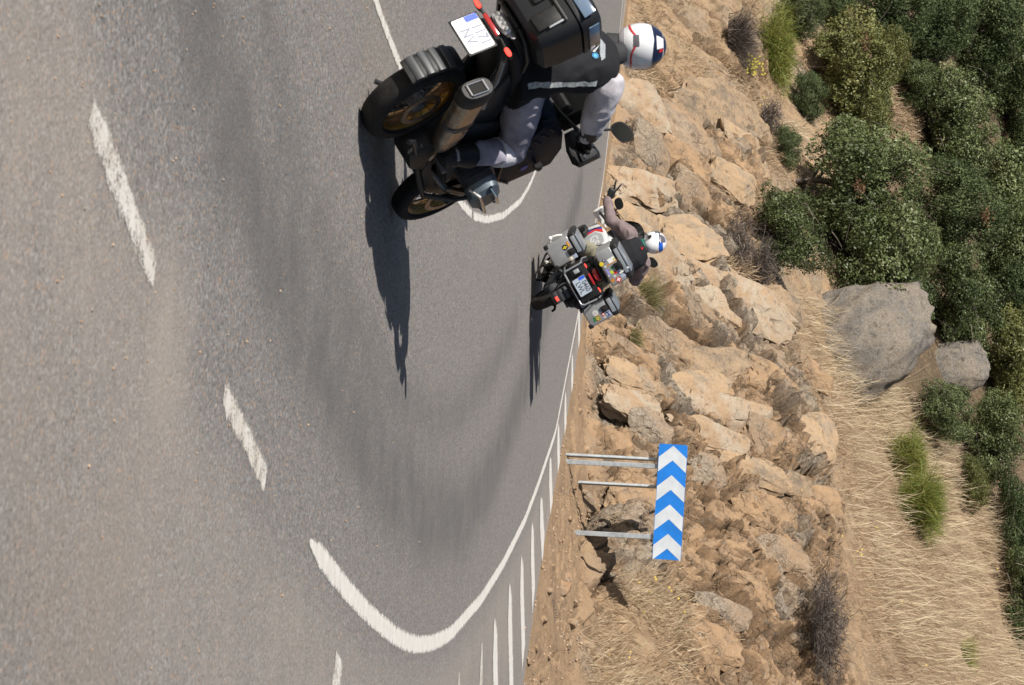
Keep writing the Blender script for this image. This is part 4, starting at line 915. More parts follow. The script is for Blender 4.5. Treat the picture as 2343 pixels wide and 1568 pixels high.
def plate(root, c, tilt, chars, grey, seed):
    """c centre of the plate, facing backwards; tilt leans its top forward"""
    a = Vector((0, -1, 0)); u = Vector((math.sin(tilt), 0, math.cos(tilt))); n_ = Vector((-math.cos(tilt), 0, math.sin(tilt))); c = Vector(c); fr = lambda x, y, h: c + a * x + u * y + n_ * h
    pts = []
    for cx, cy, t0 in ((.098, .068, 0), (-.098, .068, 90), (-.098, -.068, 180), (.098, -.068, 270)): pts += [(cx + .012 * math.cos(R(t0 + 30 * k)), cy + .012 * math.sin(R(t0 + 30 * k))) for k in range(4)]
    pl = mk('number_plate', P(prism, pts, -.003, 0, fr), grey or M_PLATE, root)
    mk('plate_holder', P(prism, rect(-.118, -.088, .118, .09), -.012, -.004, fr, .002), M_BLK, root)
    stick('blue_band', rect(-.108, .0, -.072, .078), fr, M_EU, pl)
    M1 = frame(c + u * .040 + a * .022 + n_ * .0012, a, u, n_); M2 = frame(c - u * .034 + a * .008 + n_ * .0012, a, u, n_)
    text('characters', chars[0], .088, M1, chars[2], pl, .0012, .0005, .78); text('characters', chars[1], .088, M2, chars[2], pl, .0012, .0005, .82)
    return pl

def case_box(root, name, c, dims, lid_h, parent_lbl=None, taper=.0, mats=None):
    """aluminium case: c centre of the body, dims (x,y,z)"""
    mb, ml = mats or (M_ALU, M_BLK); x, y, z = dims; cx, cy, cz = c; z0, z1 = cz - z / 2, cz + z / 2
    b = bmesh.new(); box(b, (x, y, z - lid_h), (cx, cy, z0 + (z - lid_h) / 2), None, .022, 3); o = mk(name, b, mb, root, 40, parent_lbl)
    b = bmesh.new(); box(b, (x + .012, y + .012, lid_h), (cx, cy, z1 - lid_h / 2 + .002), None, .02, 3); lid = mk('lid', b, ml, o, 40)
    b = bmesh.new(); box(b, (x * .9, y * .74, .02), (cx, cy, z1 + .004), None, .006); box(b, (.02, y * .72, lid_h * .62), (cx - x / 2 - .004, cy + .01, z1 - lid_h * .48), None, .006); mk('lid_plate', b, M_ALUB, o)
    return o
MWS = []
def bike(B, opt):
    X, Y, yaw, lean = B
    Mw = Matrix.Translation((X, Y, 0)) @ Matrix.Rotation(math.pi / 2 - yaw, 4, 'Z') @ Matrix.Rotation(-lean, 4, 'X')
    # tyre shoulder, not the tyre centre, touches the road when leaned
    t_ = np.linspace(-1, 1, 41); yy = .075 * np.sin(t_ * math.pi / 2 * .98); rr_ = .318 - .084 * np.abs(t_) ** 3.2 * .93; low = ((-yy * math.sin(lean)) + (.318 - rr_) * math.cos(lean)).min(); Mw = Matrix.Translation((0, 0, -low - .004)) @ Mw
    Mw = Mw @ Matrix.Scale(opt.get('sc', 1.), 4); MWS.append(Mw); root = empty('motorcycle', mw=Mw); tag(root, opt['label'], 'motorcycle', 'motorcycles in the bend')
    blk, k1 = M_BLK, opt['k']
    wheel(root, 0, .318, .318, .150, .222, opt['gold'], .13, 1); wheel(root, 1.51, .325, .325, .125, .247, opt['gold'], .155, 2)
    # swing arm (left) and drive housing
    b = bmesh.new(); tube(b, [(.0, .115, .318), (.25, .13, .35), (.55, .10, .42)], [.055, .05, .06], 12); lathe(b, [(.05, 0), (.05, .09), (.12, .10), (.16, .06), (.17, 0)], (0, 0, .318), 'y', 20); mk('swing_arm', b, M_ENG, root)
    # engine, gearbox, cylinders
    b = bmesh.new(); box(b, (.42, .32, .30), (.90, 0, .48), None, .05, 3); box(b, (.34, .24, .26), (.60, 0, .50), None, .05, 3); lathe(b, [(0, 0), (0, .13), (.03, .15), (.05, .12), (.05, 0)], (1.10, 0, .47), 'x', 24); en = mk('engine', b, M_ENG if not k1 else M_SATIN, root)
    b = bmesh.new()
    prism(b, [(.50, .26), (.62, .19), (.98, .18), (1.18, .30), (1.22, .46), (1.17, .46), (1.10, .33), (.95, .24), (.64, .24), (.52, .30)], -.19, .19, None, .01); prism(b, [(.30, .15), (.50, .13), (.62, .20), (.62, .40), (.38, .42), (.31, .30)], -.185, .02, None, .02); prism(b, [(.55, .30), (1.12, .32), (1.20, .60), (1.10, .74), (.60, .74), (.45, .60)], -.165, .165, None, .02); mk('skid_plate', b, M_BLK, root)
    for s_ in (-1, 1):
        b = bmesh.new(); loft(b, [((.97, s_ * .15, .50), (.10, 0, 0), (0, 0, .095), 3.2), ((.975, s_ * .25, .49), (.115, 0, 0), (0, 0, .10), 3.5), ((.98, s_ * .33, .48), (.12, 0, 0), (0, 0, .10), 3.5)], 20); cy = mk('cylinder', b, M_ENG, root)
        b = bmesh.new()
        for k in range(5): loft(b, [((.972, s_ * (.17 + .028 * k), .495), (.122, 0, 0), (0, 0, .108), 4), ((.972, s_ * (.176 + .028 * k), .495), (.122, 0, 0), (0, 0, .108), 4)], 16)
        tag(mk('cooling_fins', b, M_ENG, cy), kind='stuff')
        b = bmesh.new(); loft(b, [((.98, s_ * .33, .48), (.125, 0, 0), (0, 0, .108), 4), ((.985, s_ * .39, .475), (.118, 0, 0), (0, 0, .10), 3.5), ((.985, s_ * .415, .472), (.09, 0, 0), (0, 0, .07), 3)], 22); mk('head_cover', b, mat('head_cover_grey', (.10, .125, .145), .42, metal=.5), cy)
        b = bmesh.new(); tube(b, [(.985 + dx, s_ * y_, z_) for dx, y_, z_ in ((-.16, .36, .40), (-.15, .425, .43), (.0, .435, .435), (.15, .425, .44), (.16, .34, .42))], .011, 8); tube(b, [(.985 + dx, s_ * y_, z_) for dx, y_, z_ in ((-.13, .40, .52), (-.05, .435, .53), (.08, .435, .53), (.15, .40, .52))], .010, 8); mk('cylinder_guard', b, opt['guard'], root)
        b = bmesh.new(); tube(b, [(.40, s_ * .14, .20), (.66, s_ * .20, .16), (.90, s_ * .22, .15), (1.06, s_ * .24, .25), (1.12, s_ * .26, .40), (1.13, s_ * .20, .58)], .017, 9); tube(b, [(.90, s_ * .22, .16), (.93, s_ * .33, .30), (.95, s_ * .36, .40)], .014, 8); mk('crash_bar', b, opt['bar'], root)
        b = bmesh.new(); tube(b, [(.47, s_ * .14, .36), (.47, s_ * .19, .30), (.47, s_ * .31, .29)], [.016, .014, .018], 8); mk('foot_peg', b, M_ENG, root); b = bmesh.new(); tube(b, [(.10, s_ * .12, .52), (.14, s_ * .20, .47), (.14, s_ * .28, .47)], .013, 8); mk('foot_peg', b, M_ENG, root)
    b = bmesh.new()
    for s_ in (-1, 1):
        tube(b, [(1.18, s_ * .08, .95), (1.00, s_ * .14, .72), (.62, s_ * .13, .62), (.50, s_ * .13, .36)], .018, 8); tube(b, [(.60, s_ * .12, .66), (.25, s_ * .11, .80), (-.18, s_ * .10, .88)], .016, 8); tube(b, [(.52, s_ * .12, .45), (.20, s_ * .11, .70), (-.1, s_ * .1, .86)], .014, 8)
    mk('frame', b, M_SATIN, root)
    # forks, brake calipers, handlebar
    b = bmesh.new()
    for s_ in (-1, 1): tube(b, [(1.52, s_ * .105, .30), (1.40, s_ * .105, .62), (1.22, s_ * .10, 1.10)], [.032, .030, .024], 12); box(b, (.07, .05, .11), (1.46, s_ * .11, .46), None, .012)
    box(b, (.09, .28, .035), (1.235, 0, 1.06), None, .01); box(b, (.07, .26, .03), (1.32, 0, .86), None, .01); mk('fork', b, M_SATIN, root)
    b = bmesh.new()
    for a0, a1, rr in ((30, 150, .345),):
        secs = []
        for k in range(11):
            a = R(a0 + (a1 - a0) * k / 10); c = (1.51 + rr * math.cos(a), 0, .325 + rr * math.sin(a)); secs.append((c, (0, .075, 0), (.012 * math.cos(a), 0, .012 * math.sin(a)), 2.4))
        loft(b, secs, 14)
    mk('front_mudguard', b, blk, root)
    b = bmesh.new(); tube(b, [(1.04, -.46, 1.15), (1.07, -.30, 1.18), (1.15, -.12, 1.16), (1.17, 0, 1.15), (1.15, .12, 1.16), (1.07, .30, 1.18), (1.04, .46, 1.15)], .013, 10); hbr = mk('handlebar', b, M_SATIN, root)
    for s_ in (-1, 1):
        b = bmesh.new(); tube(b, [(1.055, s_ * .33, 1.168), (1.04, s_ * .45, 1.15)], .018, 10); mk('grip', b, M_RUB, hbr)
        b = bmesh.new(); tube(b, [(1.10, s_ * .28, 1.165), (1.14, s_ * .36, 1.15), (1.125, s_ * .45, 1.13)], [.008, .007, .009], 6); mk('lever', b, M_ENG, hbr)
        b = bmesh.new(); loft(b, [((1.16, s_ * .24, 1.15), (0, .002, 0), (.010, 0, .045), 2.4), ((1.20, s_ * .33, 1.15), (.02, .01, 0), (.018, 0, .085), 2.6), ((1.18, s_ * .43, 1.145), (.02, .02, 0), (.022, 0, .095), 2.6), ((1.10, s_ * .495, 1.14), (.03, .012, 0), (.015, 0, .075), 2.4), ((1.06, s_ * .50, 1.14), (.03, .008, 0), (.01, 0, .045), 2.2)], 16); mk('handguard', b, opt['hguard'], root)
        b = bmesh.new(); tube(b, [(1.08, s_ * .30, 1.18), (1.075, s_ * .345, 1.27), (1.08, s_ * .39, 1.36)], .008, 7); st = mk('mirror_stem', b, M_BLK, root)
        b = bmesh.new(); loft(b, [((1.135, s_ * .43, 1.405), (0, .04, 0), (0, 0, .025), 2.5), ((1.115, s_ * .43, 1.405), (0, .070, s_ * .012), (0, 0, .050), 2.6), ((1.092, s_ * .43, 1.405), (0, .074, s_ * .012), (0, 0, .054), 2.6)], 20); mi = mk('mirror', b, M_BLK, root)
        b = bmesh.new(); loft(b, [((1.0915, s_ * .43, 1.405), (0, .067, s_ * .011), (0, 0, .047), 2.6), ((1.0895, s_ * .43, 1.405), (0, .066, s_ * .011), (0, 0, .046), 2.6)], 20); mk('mirror_glass', b, M_SCREEN, mi)
        b = bmesh.new(); tube(b, [(1.24, s_ * .16, .86), (1.26, s_ * .30, .88)], .011, 7); lathe(b, [(-.035, 0), (-.035, .022), (0, .03), (.04, .02), (.04, 0)], (1.26, s_ * .30, .88), 'x', 12); mk('indicator', b, M_BLK, root)
    # tank, side panels, beak, head lamp, screen
    tw = 1. if k1 else .66; b = lofty([(x_, 0, z_, w_ * tw, h_, e_) for x_, z_, w_, h_, e_ in ((.60, .88, .10, .06, 2.4), (.70, .90, .15, .10, 2.5), (.85, .93, .205, .15, 2.6), (1.0, .95, .245, .175, 2.8), (1.12, .95, .255, .18, 2.8), (1.24, .93, .23, .16, 2.6), (1.32, .91, .17, .12, 2.4))], 28); tk = mk('fuel_tank', b, opt['tank'], root)
    b = bmesh.new(); lathe(b, [(0, .05), (.008, .05), (.012, .035), (.012, 0)], (.98, 0, 1.125), 'z', 20); mk('filler_cap', b, M_ENG, tk)
    for s_ in (-1, 1):
        fr = lambda a, c, h, s_=s_: (a, s_ * (h + SK(a)), c); out = [(.80, .98), (.90, .80), (1.02, .66), (1.22, .61), (1.36, .67), (1.46, .98), (1.30, 1.07), (1.05, 1.09), (.86, 1.06)] if k1 else [(.70, .98), (.74, .88), (.90, .78), (1.10, .76), (1.24, .86), (1.24, 1.02), (1.02, 1.10), (.80, 1.08)]; SK = lambda a: (.0 if k1 else (a - 1.0) * .45 - .03)
        b = bmesh.new(); prism(b, out, .215 if k1 else .16, .262, fr, .006); sp = mk('side_panel', b, opt['panel'], root)
        b = bmesh.new(); prism(b, [(1.02, .74), (1.10, .58), (1.28, .58), (1.38, .80), (1.30, .86), (1.10, .86)], .10, .214 if k1 else .158, lambda a, c, h, s_=s_: (a, s_ * h, c), .008); mk('radiator_shroud', b, M_SATIN, root)
        if not k1:
            stick('panel_decal', [(.735, .97), (.80, .87), (.93, .80), (1.06, .79), (1.07, .97), (.96, 1.05), (.82, 1.05)], lambda a, c, h, s_=s_: (a, s_ * (.2628 + h + SK(a)), c), M_GREYP, sp)
            ex_ = Vector((-s_ * 1., -.45, 0)).normalized() if s_ > 0 else Vector((1., -.45, 0)).normalized(); Mt = frame((.915, s_ * (.2660 + SK(.915)), .925), ex_, (0, 0, 1), ex_.cross(Vector((0, 0, 1))))
            text('emblem_letters', 'GS', .16, Mt, M_WPAINT, sp, .004, .0006, 1.1)
            stick('red_stripe', [(1.085, .79), (1.12, .79), (1.12, .98), (1.05, 1.07), (.98, 1.07), (1.085, .98)], lambda a, c, h, s_=s_: (a, s_ * (.2635 + h + SK(a)), c), M_REDP, sp); stick('blue_stripe', [(1.122, .79), (1.15, .80), (1.15, .98), (1.09, 1.07), (1.053, 1.07), (1.122, .98)], lambda a, c, h, s_=s_: (a, s_ * (.2635 + h + SK(a)), c), M_BLUEP, sp)
        else:
            em = stick('round_emblem', circ(1.26, .80, .04, 20), lambda a, c, h, s_=s_: (a, s_ * (.2625 + h), c), M_BLK, sp)
            stick('emblem_centre', circ(1.26, .80, .026, 18), lambda a, c, h, s_=s_: (a, s_ * (.2645 + h), c), M_BLUEP, sp)
            bt_ = bmesh.new(); tube(bt_, [(.92, s_ * .262, .775), (1.02, s_ * .264, .665), (1.22, s_ * .264, .615), (1.36, s_ * .264, .675)], .007, 6); mk('trim_strip', bt_, mat('bronze_trim', (.20, .115, .05), .45, metal=.5), sp)
            b = bmesh.new()
            for q_ in range(4): box(b, (.11, .012, .022), (.90 + .035 * q_, s_ * .263, 1.02 - .055 * q_), Matrix.Rotation(R(-20), 3, 'Y'), .004, 1)
            mk('panel_rib', b, M_GLOSSB, sp)
    b = bmesh.new(); loft(b, [((1.26, 0, .98), (0, .16, 0), (0, 0, .10), 2.6), ((1.42, 0, .93), (0, .14, 0), (0, 0, .07), 2.6), ((1.60, 0, .86), (0, .085, 0), (0, 0, .028), 2.4), ((1.74, 0, .81), (0, .045, 0), (0, 0, .012), 2.2)], 18); mk('beak', b, opt['tank'], root)
    b = bmesh.new(); loft(b, [((1.34, 0, 1.10), (0, .15, 0), (0, 0, .08), 3), ((1.47, 0, 1.07), (0, .13, 0), (0, 0, .075), 3), ((1.50, 0, 1.06), (0, .11, 0), (0, 0, .06), 3)], 18); mk('headlight', b, M_BLK, root)
    b = bmesh.new(); rows_ = []
    for j in range(7):
        t = j / 6; zz = 1.14 + .36 * t; xx = 1.38 - .17 * t; hw = .165 + .035 * math.sin(t * 3) - .06 * t ** 3; rows_.append([(xx - .055 * (abs(a_) ** 2), hw * a_, zz - .03 * abs(a_) ** 3 * t) for a_ in np.linspace(-1, 1, 11)])
    fr_ = [[b.verts.new(p) for p in r] for r in rows_]; bk_ = [[b.verts.new((p[0] - .004, p[1], p[2])) for p in r] for r in rows_]
    for j in range(6):
        for i in range(10): b.faces.new((fr_[j][i], fr_[j][i + 1], fr_[j + 1][i + 1], fr_[j + 1][i])); b.faces.new((bk_[j][i], bk_[j + 1][i], bk_[j + 1][i + 1], bk_[j][i + 1]))
    mk('windscreen', b, M_SCREEN, root)
    b = bmesh.new(); box(b, (.05, .20, .11), (1.27, 0, 1.20), Matrix.Rotation(R(-35), 3, 'Y'), .012); mk('instruments', b, M_BLK, root)
    # seat, tail, rack
    b = lofty([(-.16, 0, .905, .12, .035, 3), (0, 0, .915, .15, .05, 3), (.18, 0, .90, .155, .05, 3), (.26, 0, .875, .15, .045, 3), (.40, 0, .865, .165, .05, 3), (.58, 0, .875, .12, .05, 2.6), (.70, 0, .91, .08, .04, 2.4)], 22); mk('seat', b, M_SEAT, root)
    b = lofty([(-.30, 0, .90, .075, .035, 2.5), (-.22, 0, .88, .10, .055, 2.8), (-.05, 0, .85, .12, .055, 3), (.25, 0, .80, .13, .06, 3), (.45, 0, .78, .12, .08, 3)], 18); mk('tail_unit', b, M_BLK, root)
    b = bmesh.new()
    for s_ in (-1, 1): tube(b, [(.10, s_ * .15, .93), (-.05, s_ * .165, .965), (-.28, s_ * .14, .975), (-.34, s_ * .08, .975)], .013, 8)
    tube(b, [(-.34, .08, .975), (-.345, 0, .975), (-.34, -.08, .975)], .013, 8); box(b, (.26, .22, .014), (-.20, 0, .985), None, .004); mk('luggage_rack', b, M_SATIN, root)
    b = bmesh.new(); tube(b, [(-.20, -.155, .83), (-.06, -.185, .76), (.04, -.195, .67), (.10, -.19, .56)], .013, 8); tube(b, [(.04, -.195, .67), (.14, -.20, .64)], .02, 8); mk('case_bracket', b, M_ALUD if k1 else M_BLK, root)
    b = bmesh.new(); loft(b, [((-.285, 0, .925), (0, .085, 0), (0, 0, .038), 2.6), ((-.325, 0, .915), (0, .078, 0), (0, 0, .036), 2.6), ((-.34, 0, .912), (0, .05, 0), (0, 0, .022), 2.4)], 18); tl_ = mk('tail_light', b, M_CLEAR if k1 else M_RED, root)
    if k1:
        b = bmesh.new()
        for q_ in range(4): lathe(b, [(-.345, 0), (-.343, .012), (-.336, .014), (-.330, 0)], (0, .05 - .033 * q_, .922 - .004 * (q_ % 2)), 'x', 10)
        mk('reflector_bulb', b, M_CHROME, tl_)
    b = bmesh.new(); box(b, (.010, .15, .028), (-.375, 0, .852), Matrix.Rotation(R(12), 3, 'Y'), .004); mk('reflector', b, M_RED, root)
    b = bmesh.new(); prism(b, [(-.22, .90), (-.29, .88), (-.36, .82), (-.375, .70), (-.36, .70), (-.335, .79), (-.26, .84), (-.2, .85)], -.075, .075, None, .006); mk('plate_bracket', b, M_BLK, root)
    for s_ in (-1, 1):
        b = bmesh.new(); tube(b, [(-.30, s_ * .07, .865), (-.31, s_ * .135, .858)], .009, 7); loft(b, [((-.285, s_ * .165, .858), (0, .035, 0), (0, 0, .014), 2.2), ((-.315, s_ * .165, .858), (0, .036, 0), (0, 0, .018), 2.4), ((-.322, s_ * .165, .858), (0, .034, 0), (0, 0, .017), 2.4)], 14); ind = mk('indicator', b, M_BLK, root)
        b = bmesh.new(); loft(b, [((-.3225, s_ * .167, .858), (0, .030, 0), (0, 0, .014), 2.4), ((-.330, s_ * .167, .858), (0, .027, 0), (0, 0, .012), 2.2)], 14); mk('indicator_lens', b, M_LED, ind)
    plate(root, (-.425 if k1 else -.425, -.012, .735 if k1 else .722), R(18), opt['chars'], opt['plate'], 1)
    # hugger: ribbed mudguard trailing behind the rear wheel
    b = bmesh.new(); secs = []
    for k in range(13):
        a = R(124 + 56 * k / 12); c = (.362 * math.cos(a), 0, .318 + .362 * math.sin(a)); secs.append((c, (0, .077, 0), (.020 * math.cos(a), 0, .020 * math.sin(a)), 3.))
    loft(b, secs, 16); hg = mk('rear_mudguard', b, M_BLK, root)
    for q_ in range(4):
        a = R(139 + 11. * q_); b = bmesh.new(); c = Vector((.380 * math.cos(a), 0, .318 + .380 * math.sin(a))); t_ = Vector((-math.sin(a), 0, math.cos(a))); loft(b, [(c + Vector((0, -.074, 0)), t_ * .026, Vector((math.cos(a), 0, math.sin(a))) * .005, 2.2), (c + Vector((0, 0, 0)) + Vector((math.cos(a), 0, math.sin(a))) * .004, t_ * .026, Vector((math.cos(a), 0, math.sin(a))) * .006, 2.2), (c + Vector((0, .074, 0)), t_ * .026, Vector((math.cos(a), 0, math.sin(a))) * .005, 2.2)], 10); mk('rib', b, mat('grey_plastic', (.035, .037, .04), .4), hg)
    if not k1:
        a = R(172); b = bmesh.new(); box(b, (.010, .055, .03), (.395 * math.cos(a), -.01, .318 + .395 * math.sin(a)), None, .004); mk('lit_lamp', b, M_LED, hg)
    # silencer on the right
    p0, p1 = Vector((.34, -.20, .36)), Vector((-.24, -.235, .615)); ax = (p1 - p0).normalized(); sy = Vector((0, -1, 0)); sz = ax.cross(sy).normalized(); sz = sz if sz.z > 0 else -sz
    def sec(t, w_, h, e=2.8): return (p0 + (p1 - p0) * t, sy * w_, sz * h, e)
    b = bmesh.new(); loft(b, [sec(-.05, .04, .045), sec(.08, .056, .078), sec(.2, .060, .090), sec(.85, .060, .096), sec(.93, .058, .092)], 26); sil = mk('silencer', b, M_STEEL if k1 else M_ENG, root)
    b = bmesh.new(); loft(b, [sec(.86, .066, .106), sec(.97, .067, .108), sec(1.02, .056, .092)], 26); cap = mk('end_cap', b, M_BLK, sil)
    b = bmesh.new()
    for pts in ([(-.036, -.056), (.036, -.056), (.036, .05), (-.036, .05)],):
        pp = [p0 + (p1 - p0) * 1.02 + sy * q[0] + sz * q[1] + ax * .006 for q in pts]
        for i in range(4): tube(b, [pp[i], pp[(i + 1) % 4]], .0075, 8)
    mk('outlet_frame', b, M_CHROME, cap)
    b = bmesh.new(); loft(b, [sec(1.022, .03, .046, 4), sec(1.026, .03, .046, 4)], 16); mk('outlet', b, mat('soot', (.01, .009, .008), .9), cap)
    b = bmesh.new(); loft(b, [(p0 + (p1 - p0) * .42 + sy * .010, sy * .053, sz * .101, 2.8), (p0 + (p1 - p0) * .46 + sy * .010, sy * .053, sz * .101, 2.8)], 26); mk('silencer_band', b, M_ENG, sil)
    b = bmesh.new(); loft(b, [(p0 + (p1 - p0) * .22 + sy * .047, sy * .018, sz * .06, 3), (p0 + (p1 - p0) * .40 + sy * .048, sy * .018, sz * .06, 3)], 14); loft(b, [(p0 + (p1 - p0) * .50 + sy * .048, sy * .018, sz * .06, 3), (p0 + (p1 - p0) * .84 + sy * .048, sy * .018, sz * .06, 3)], 14); mk('heat_shield', b, mat('heat_shield', (.40, .29, .20), .3, metal=.7, var=.2, vscale=15), sil)
    b = bmesh.new(); tube(b, [(.34, -.20, .36), (.50, -.17, .27), (.75, -.13, .24), (1.05, -.20, .30), (1.05, -.30, .40)], .024, 10); mk('exhaust_pipe', b, M_STEEL, root)
    b = bmesh.new(); tube(b, [(.44, -.17, .24), (.36, -.17, .20), (.10, -.19, .20), (.06, -.19, .17)], .016, 8); mk('stand', b, M_SATIN, root); b = bmesh.new(); tube(b, [(.44, .17, .24), (.34, .18, .20), (.12, .21, .22), (.10, .24, .19)], .016, 8); mk('stand', b, M_SATIN, root)
    b = bmesh.new()
    for s_ in (-1, 1): prism(b, [(.08, .86), (.38, .86), (.58, .72), (.55, .50), (.42, .52), (.24, .66)], .10, .145, lambda a, c, h, s_=s_: (a, s_ * h, c), .012)
    mk('side_cover', b, M_SATIN, root)
    return root
BK1 = (-1.165, 12.12, .255, .592); BK2 = (-.463, 26.75, -.2490, .552)
b1 = bike(BK1, dict(k=True, sc=.995, gold=True, label='black touring motorcycle with gold spoked wheels, nearest to the camera, leaning left', tank=M_GLOSSB, panel=M_GLOSSB, guard=M_CHROME, bar=M_SATIN, hguard=M_SATIN, chars=('1171', 'NV', M_CHARP), plate=None))
b2 = bike(BK2, dict(k=False, gold=False, label='white touring motorcycle with aluminium side cases and top case, farther along the bend', tank=M_WPAINT, panel=M_WPAINT, guard=M_WHITER, bar=M_BLK, hguard=M_WHITER, chars=('0460', 'LWL', M_CHAR), plate=M_PLATEG))
# ================================================================== LUGGAGE
def back_fr(x0): return lambda a, c, h: (x0 - h, a, c)      # faces backwards: a = left, c = up
# black plastic top case of the near bike
b = bmesh.new(); loft(b, [((-.22, .0, .995), (.19, 0, 0), (0, .235, 0), 4), ((-.225, .0, 1.02), (.215, 0, 0), (0, .27, 0), 5), ((-.23, .0, 1.10), (.222, 0, 0), (0, .285, 0), 6), ((-.23, .0, 1.245), (.225, 0, 0), (0, .30, 0), 6), ((-.23, .0, 1.255), (.215, 0, 0), (0, .29, 0), 6)], 40)
tc = mk('top_case', b, M_SATIN, b1, 30)
b = bmesh.new(); loft(b, [((-.23, .0, 1.258), (.228, 0, 0), (0, .305, 0), 6), ((-.23, .0, 1.285), (.228, 0, 0), (0, .305, 0), 6), ((-.225, .0, 1.35), (.218, 0, 0), (0, .292, 0), 5), ((-.215, .0, 1.392), (.19, 0, 0), (0, .265, 0), 4), ((-.21, 0, 1.405), (.12, 0, 0), (0, .19, 0), 3)], 40); lid = mk('lid', b, M_SATIN, tc, 30)
for y0, y1 in ((.05, .27), (-.27, -.05)):
    mk('lid_panel', P(prism, [(y0, 1.29), (y1, 1.29), (y1 * .96, 1.36), (y0 * .96, 1.365)], .2265, .236, lambda a, c, h: (-.23 - h + max(0, c - 1.29) * .13, a, c), .004), M_GREYPANEL, lid)
for s_ in (-1, 1): mk('lid_panel', P(prism, [(-.40, 1.29), (-.06, 1.29), (-.08, 1.36), (-.37, 1.36)], .3045, .312, lambda a, c, h, s_=s_: (a, s_ * (h - max(0, c - 1.29) * .16), c), .004), M_GREYPANEL, lid)
b = bmesh.new(); box(b, (.016, .46, .02), (-.462, 0, 1.20), None, .006); box(b, (.016, .12, .10), (-.462, 0, 1.15), None, .008); mk('latch', b, M_BLK, tc)
for y in (.16, -.16): mk('case_rib', P(box, (.02, .10, .17), (-.452, y, 1.12), None, .012), M_BLK, tc)
mk('badge', P(box, (.012, .012, .10), (-.458, -.215, 1.15), None, .003), M_GREYP, tc)
# aluminium cases of the far bike
STK = lambda par, x0: (lambda name, pts, m_, z=.0006: stick(name, pts, back_fr(x0), m_, par, z + .0012, z))
C_ = {k: mat('sticker_' + k, v, .4) for k, v in dict(yellow=(.68, .52, .03), orange=(.50, .20, .04), green=(.01, .16, .06), lime=(.50, .58, .04), red=(.55, .02, .02), purple=(.28, .25, .60), white=(.76, .76, .74), pale=(.52, .53, .50), beige=(.46, .40, .30), blue=(.16, .22, .42), navy=(.05, .06, .16), brown=(.12, .06, .02), pink=(.52, .40, .43), black=(.02, .02, .02), lightblue=(.35, .40, .52)).items()}
tcase = case_box(b2, 'top_case', (-.20, .022, 1.170), (.40, .45, .285), .075)
X0 = -.4005; s = STK(tcase, X0)
s('sticker', [(.118, 1.13), (.06, 1.135), (.064, 1.225), (.125, 1.222)], C_['white']); s('sticker', rect(.075, 1.20, .10, 1.222), C_['yellow'], .002); s('sticker', circ(.103, 1.05, .027), C_['yellow']); s('sticker', [(.060, 1.09), (.045, 1.09), (.060, 1.30), (.072, 1.30)], C_['orange'])
s('sticker', circ(.007, 1.142, .02), C_['green']); s('sticker', [(-.02, 1.085), (-.065, 1.10), (-.06, 1.13), (-.02, 1.125)], C_['lime']); s('sticker', rect(-.082, 1.13, -.045, 1.165), C_['red']); s('sticker', [(.018, 1.055), (.018, 1.082), (-.07, 1.09), (-.07, 1.062)], C_['purple'])
s('sticker', [(.005, 1.20), (-.06, 1.26), (-.08, 1.325), (-.09, 1.32), (-.105, 1.19), (-.09, 1.18), (-.07, 1.27), (.005, 1.225)], C_['white'], .003); s('sticker', rect(-.16, 1.18, -.12, 1.24), C_['lightblue']); s('sticker', circ(-.157, 1.138, .034), C_['red']); s('sticker_cross', rect(-.162, 1.112, -.150, 1.164), C_['white'], .002); s('sticker_cross', rect(-.182, 1.132, -.131, 1.145), C_['white'], .0025); s('sticker', circ(-.134, 1.071, .024), C_['orange']); s('sticker', circ(.128, 1.094, .022), C_['navy']); s('sticker', circ(.132, 1.096, .011), C_['beige'], .002); s('sticker', circ(-.099, 1.119, .018), C_['pale']); s('sticker', rect(-.10, 1.17, -.06, 1.20), C_['navy']); s('sticker', circ(.055, 1.075, .016), C_['pale']); s('sticker', circ(-.06, 1.06, .012), C_['white'])
b = bmesh.new(); box(b, (.02, .09, .10), (-.408, -.005, 1.215), None, .006); box(b, (.014, .04, .05), (-.420, -.005, 1.225), None, .004); mk('latch', b, M_BLK, tcase)
lp = case_box(b2, 'left_side_case', (-.03, .437, .722), (.44, .30, .40), .085)
s = STK(lp, -.2505); s('sticker', rect(.452, .785, .52, .812), C_['red']); s('sticker', rect(.450, .792, .518, .805), C_['yellow'], .002); s('sticker', circ(.47, .745, .036), C_['black']); s('sticker', rect(.463, .716, .477, .774), C_['yellow'], .002); s('sticker', rect(.45, .738, .49, .752), C_['yellow'], .0025); s('sticker', circ(.318, .753, .033), C_['beige']); s('sticker', circ(.318, .755, .016), C_['white'], .002); s('sticker', rect(.297, .775, .345, .83), C_['lightblue'])
rp = case_box(b2, 'right_side_case', (-.03, -.42, .728), (.44, .255, .39), .085)
s = STK(rp, -.2505); s('sticker', circ(-.408, .666, .036), C_['pale']); s('sticker', rect(-.42, .655, -.398, .68), C_['pink'], .002); s('sticker', circ(-.48, .662, .038), C_['orange']); s('sticker', circ(-.48, .662, .030), C_['green'], .002); s('sticker', circ(-.48, .662, .020), C_['yellow'], .003); s('sticker', circ(-.48, .662, .009), C_['navy'], .004); s('sticker', [(-.44, .615), (-.475, .605), (-.51, .60), (-.50, .63), (-.45, .635)], C_['green']); s('sticker', circ(-.464, .743, .022), C_['red']); s('sticker', circ(-.466, .745, .011), C_['white'], .002); s('sticker', rect(-.525, .775, -.455, .84), C_['lightblue']); s('sticker', [(-.52, .78), (-.508, .78), (-.49, .81), (-.472, .78), (-.46, .78), (-.465, .835), (-.475, .81), (-.49, .80), (-.505, .81), (-.515, .835)], C_['navy'], .002); s('sticker', circ(-.507, .745, .018), C_['pink']); s('sticker', rect(-.425, .72, -.39, .75), C_['blue'])
